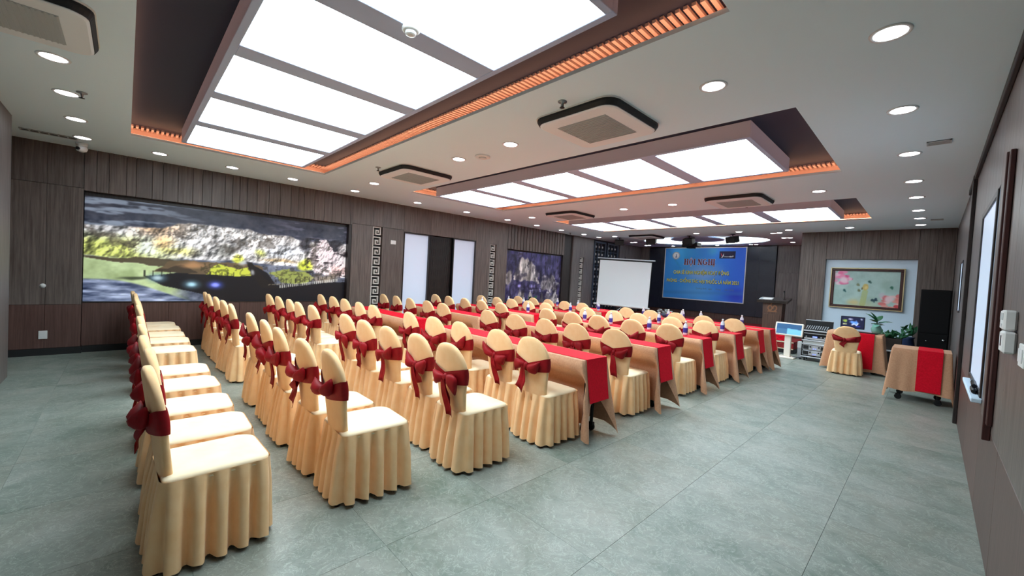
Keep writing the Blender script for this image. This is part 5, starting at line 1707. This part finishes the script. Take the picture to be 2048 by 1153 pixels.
rng = random.Random(77)
for i, (r, (y, xs)) in enumerate(ROWS.items()):
    for k, x in enumerate(xs):
        rz = rng.uniform(-.05, .05)
        lab = f'covered banquet chair with red bow, {ORD[k+1]} from right in the {ORD[i+1]} row from camera'
        chair(x, y + rng.uniform(-.02, .02), rz, lab, f'chairs in the {ORD[i+1]} row')
chair(-1.06, 9.66, .06, 'covered banquet chair with red bow standing alone before the monitor table', 'single chair', .94)

# ------------------------------------------------------------------ right hand corner
pic = thing('framed_picture', 'framed peony painting hanging in the pale blue niche', 'picture', (0, 0, 0))
fx0, fx1, fz0, fz1, fy = -1.785, -.452, 1.165, 2.145, YF + .055
peony().build('canvas', (fx0 + .075, fy + .012, fz0 + .075), (fx1 - fx0 - .15, 0, 0), (0, 0, fz1 - fz0 - .15), MT['print'], pic)
def frame4(a, b_, c, d, w, y0_, y1_, bev=.005):
    return MB().box(a, b_, y0_, y1_, d - w, d, bev).box(a, b_, y0_, y1_, c, c + w, bev).box(a, a + w, y0_, y1_, c + w, d - w, bev).box(b_ - w, b_, y0_, y1_, c + w, d - w, bev)
frame4(fx0, fx1, fz0, fz1, .022, fy - .03, fy + .04).build('gilt_edge', MT['goldframe'], pic)
frame4(fx0 + .022, fx1 - .022, fz0 + .022, fz1 - .022, .055, fy - .015, fy + .03, .008).build('moulding', MT['redwood'], pic)
MB().box(fx0 + .03, fx1 - .03, fy + .013, fy + .03, fz0 + .03, fz1 - .03).build('backing_board', MT['dark'], pic)

t = thing('monitor', 'black computer monitor with colourful screen on the beige table', 'monitor', (-1.075, 10.52, ZT + .0055), .05)
MB().box(-.10, .10, -.07, .09, 0, .012, bev=.004).box(-.02, .02, .02, .04, .012, .16, bev=.003).build('stand', MT['blackplastic'], t)
MB().box(-.185, .185, -.012, .02, .055, .30, bev=.006).build('housing', MT['blackplastic'], t)
p = Paint(44, 28)
p.c[:] = (30, 34, 62)
p.blob(.58, .48, .26, .22, (96, 150, 236), 1, .6, .15, 201); p.blob(.62, .34, .2, .1, (210, 220, 240), .9, .5, .2, 202)
p.blob(.15, .62, .12, .16, (150, 180, 80), .9, .5, .1, 203); p.blob(.16, .30, .10, .08, (214, 222, 160), .9, .5, .1, 204)
p.blob(.42, .82, .16, .06, (190, 190, 220), .8, .6, .1, 205); p.blob(.88, .82, .06, .10, (214, 224, 244), .8, .6, .1, 206); p.blob(.75, .18, .14, .08, (40, 60, 170), .8, .6)
p.build('screen', (-.172, -.0135, .07), (.344, 0, 0), (0, 0, .217), MT['display'], t)
t = thing('keyboard', 'black keyboard lying right of the monitor on beige table', 'keyboard', (-.83, 10.40, ZT + .0055), -.1)
MB().box(-.15, .15, -.06, .06, 0, .014, bev=.004).build('base', MT['blackplastic'], t)
mb = MB()
for a in range(12):
    for b_ in range(4):
        mb.box(-.14 + a * .0235, -.121 + a * .0235, -.05 + b_ * .025, -.03 + b_ * .025, .0145, .019)
o = mb.build('keys', MT['dark'], t); o['kind'] = 'stuff'

t = thing('low_cabinet', 'low dark cabinet with pale top between the two right hand tables', 'cabinet', (-.56, 11.45, 0))
MB().box(-.22, .24, -.20, .20, .38, .405, bev=.004).build('top', MT['silverpanel'], t)
MB().box(-.20, .22, -.17, .18, 0.0, .379, bev=.004).build('body', MT['planter'], t)
for sx in (-.09, .11):
    d_ = MB().box(sx - .095, sx + .095, -.182, -.171, .03, .36, bev=.003).build('door', MT['planter'], t)
    MB().box(sx + .06, sx + .072, -.194, -.1825, .17, .23).build('handle', MT['metal'], d_)
t = thing('planter_box', 'dark planter box of green foliage standing on the low cabinet', 'plant', (-.56, 11.45, .4055))
MB().prism([(-.17, -.13), (.18, -.13), (.18, .13), (-.17, .13)], 0, .24).build('box', MT['planter'], t)
rng = random.Random(31)
lm2 = MB().add([(0, 0, 0), (.032, .012, .05), (.026, .03, .10), (0, .05, .14), (-.026, .03, .10), (-.032, .012, .05), (0, -.004, .05), (0, .018, .10)], [(0, 1, 6), (1, 2, 7, 6), (2, 3, 7), (3, 4, 7), (4, 5, 6, 7), (5, 0, 6)]).mesh('leaf', MT['leaf'])
for k in range(60):
    o = link('leaf', lm2, t, (rng.uniform(-.17, .18), rng.uniform(-.13, .12), .22 + rng.uniform(0, .09)))
    o.rotation_euler = (rng.uniform(-1.3, 1.3), rng.uniform(-1.3, 1.3), rng.uniform(0, 6.28))
MB().box(-.155, .165, -.115, .115, .2405, .25).build('soil', MT['dark'], t)
t = thing('potted_plant', 'broad leaved green plant in pale vase right of monitor', 'plant', (-.72, 10.60, ZT + .0055))
MB().lathe([(.05, 0), (.07, .02), (.085, .09), (.06, .15), (.045, .17), (.05, .18)], 20).build('vase', MT['leafpale'], t, True)
lm3 = MB().add([(0, 0, 0), (.06, .01, .05), (.075, .03, .12), (.045, .07, .19), (0, .11, .24), (-.045, .07, .19), (-.075, .03, .12), (-.06, .01, .05), (0, -.008, .06), (0, .015, .13), (0, .055, .19)],
               [(0, 1, 8), (1, 2, 9, 8), (2, 3, 10, 9), (3, 4, 10), (4, 5, 10), (5, 6, 9, 10), (6, 7, 8, 9), (7, 0, 8)]).mesh('leaf', MT['leaf'], True)
lm4 = lm3.copy(); lm4.materials.clear(); lm4.materials.append(MT['leafpale'])
MB().tube([(0, 0, .06), (.0, 0, .24)], .010, 8).build('stem', MT['stem'], t)
for k, (rx, a, z, s_) in enumerate(((-.9, 2.6, .22, .8), (-1.0, -1.2, .20, .95), (-.5, 1.4, .24, .9), (-.9, -2.2, .19, .8), (-1.2, .5, .18, .7), (-.5, -.4, .24, .75), (-1.3, 3.1, .17, .8), (-.2, 2.0, .25, .8), (-1.1, -.6, .16, .7))):
    o = link('leaf', lm4 if k in (3, 6) else lm3, t, (0, 0, z)); o.rotation_euler = (rx, 0, a); o.scale = (s_, s_, s_)
t = thing('potted_plant', 'small dark blue potted plant beside the tall black cabinet', 'plant', (-.32, 12.0, 0))
MB().lathe([(.12, 0), (.15, .1), (.13, .45), (.10, .62), (.12, .66), (.10, .665)], 20).build('pot', MT['bluepot'], t, True)
for k in range(18):
    o = link('leaf', lm2, t, (rng.uniform(-.08, .08), rng.uniform(-.08, .08), .66 + rng.uniform(0, .14)))
    o.rotation_euler = (rng.uniform(-1.1, 1.1), rng.uniform(-1.1, 1.1), rng.uniform(0, 6.28)); o.scale = (1.3, 1.3, 1.3)
t = thing('black_cabinet', 'tall black cabinet standing in the far right corner', 'cabinet', (.06, 11.75, 0))
MB().box(-.225, .20, -.22, .22, .0, 1.68, bev=.008).build('body', MT['deepblack'], t)
MB().box(-.21, .185, -.232, -.2215, .05, .80, bev=.004).box(-.21, .185, -.232, -.2215, .82, 1.65, bev=.004).build('front_panel', MT['deepblack'], t)
MB().lathe([(.018, -.233), (.022, -.25), (.012, -.262)], 16, c=(.13, 0, .70), axis='y').build('knob', MT['chrome'], t, True)
MB().lathe([(.010, -.233), (.012, -.244), (.006, -.25)], 14, c=(-.10, 0, .66), axis='y').build('small_knob', MT['chrome'], t, True)
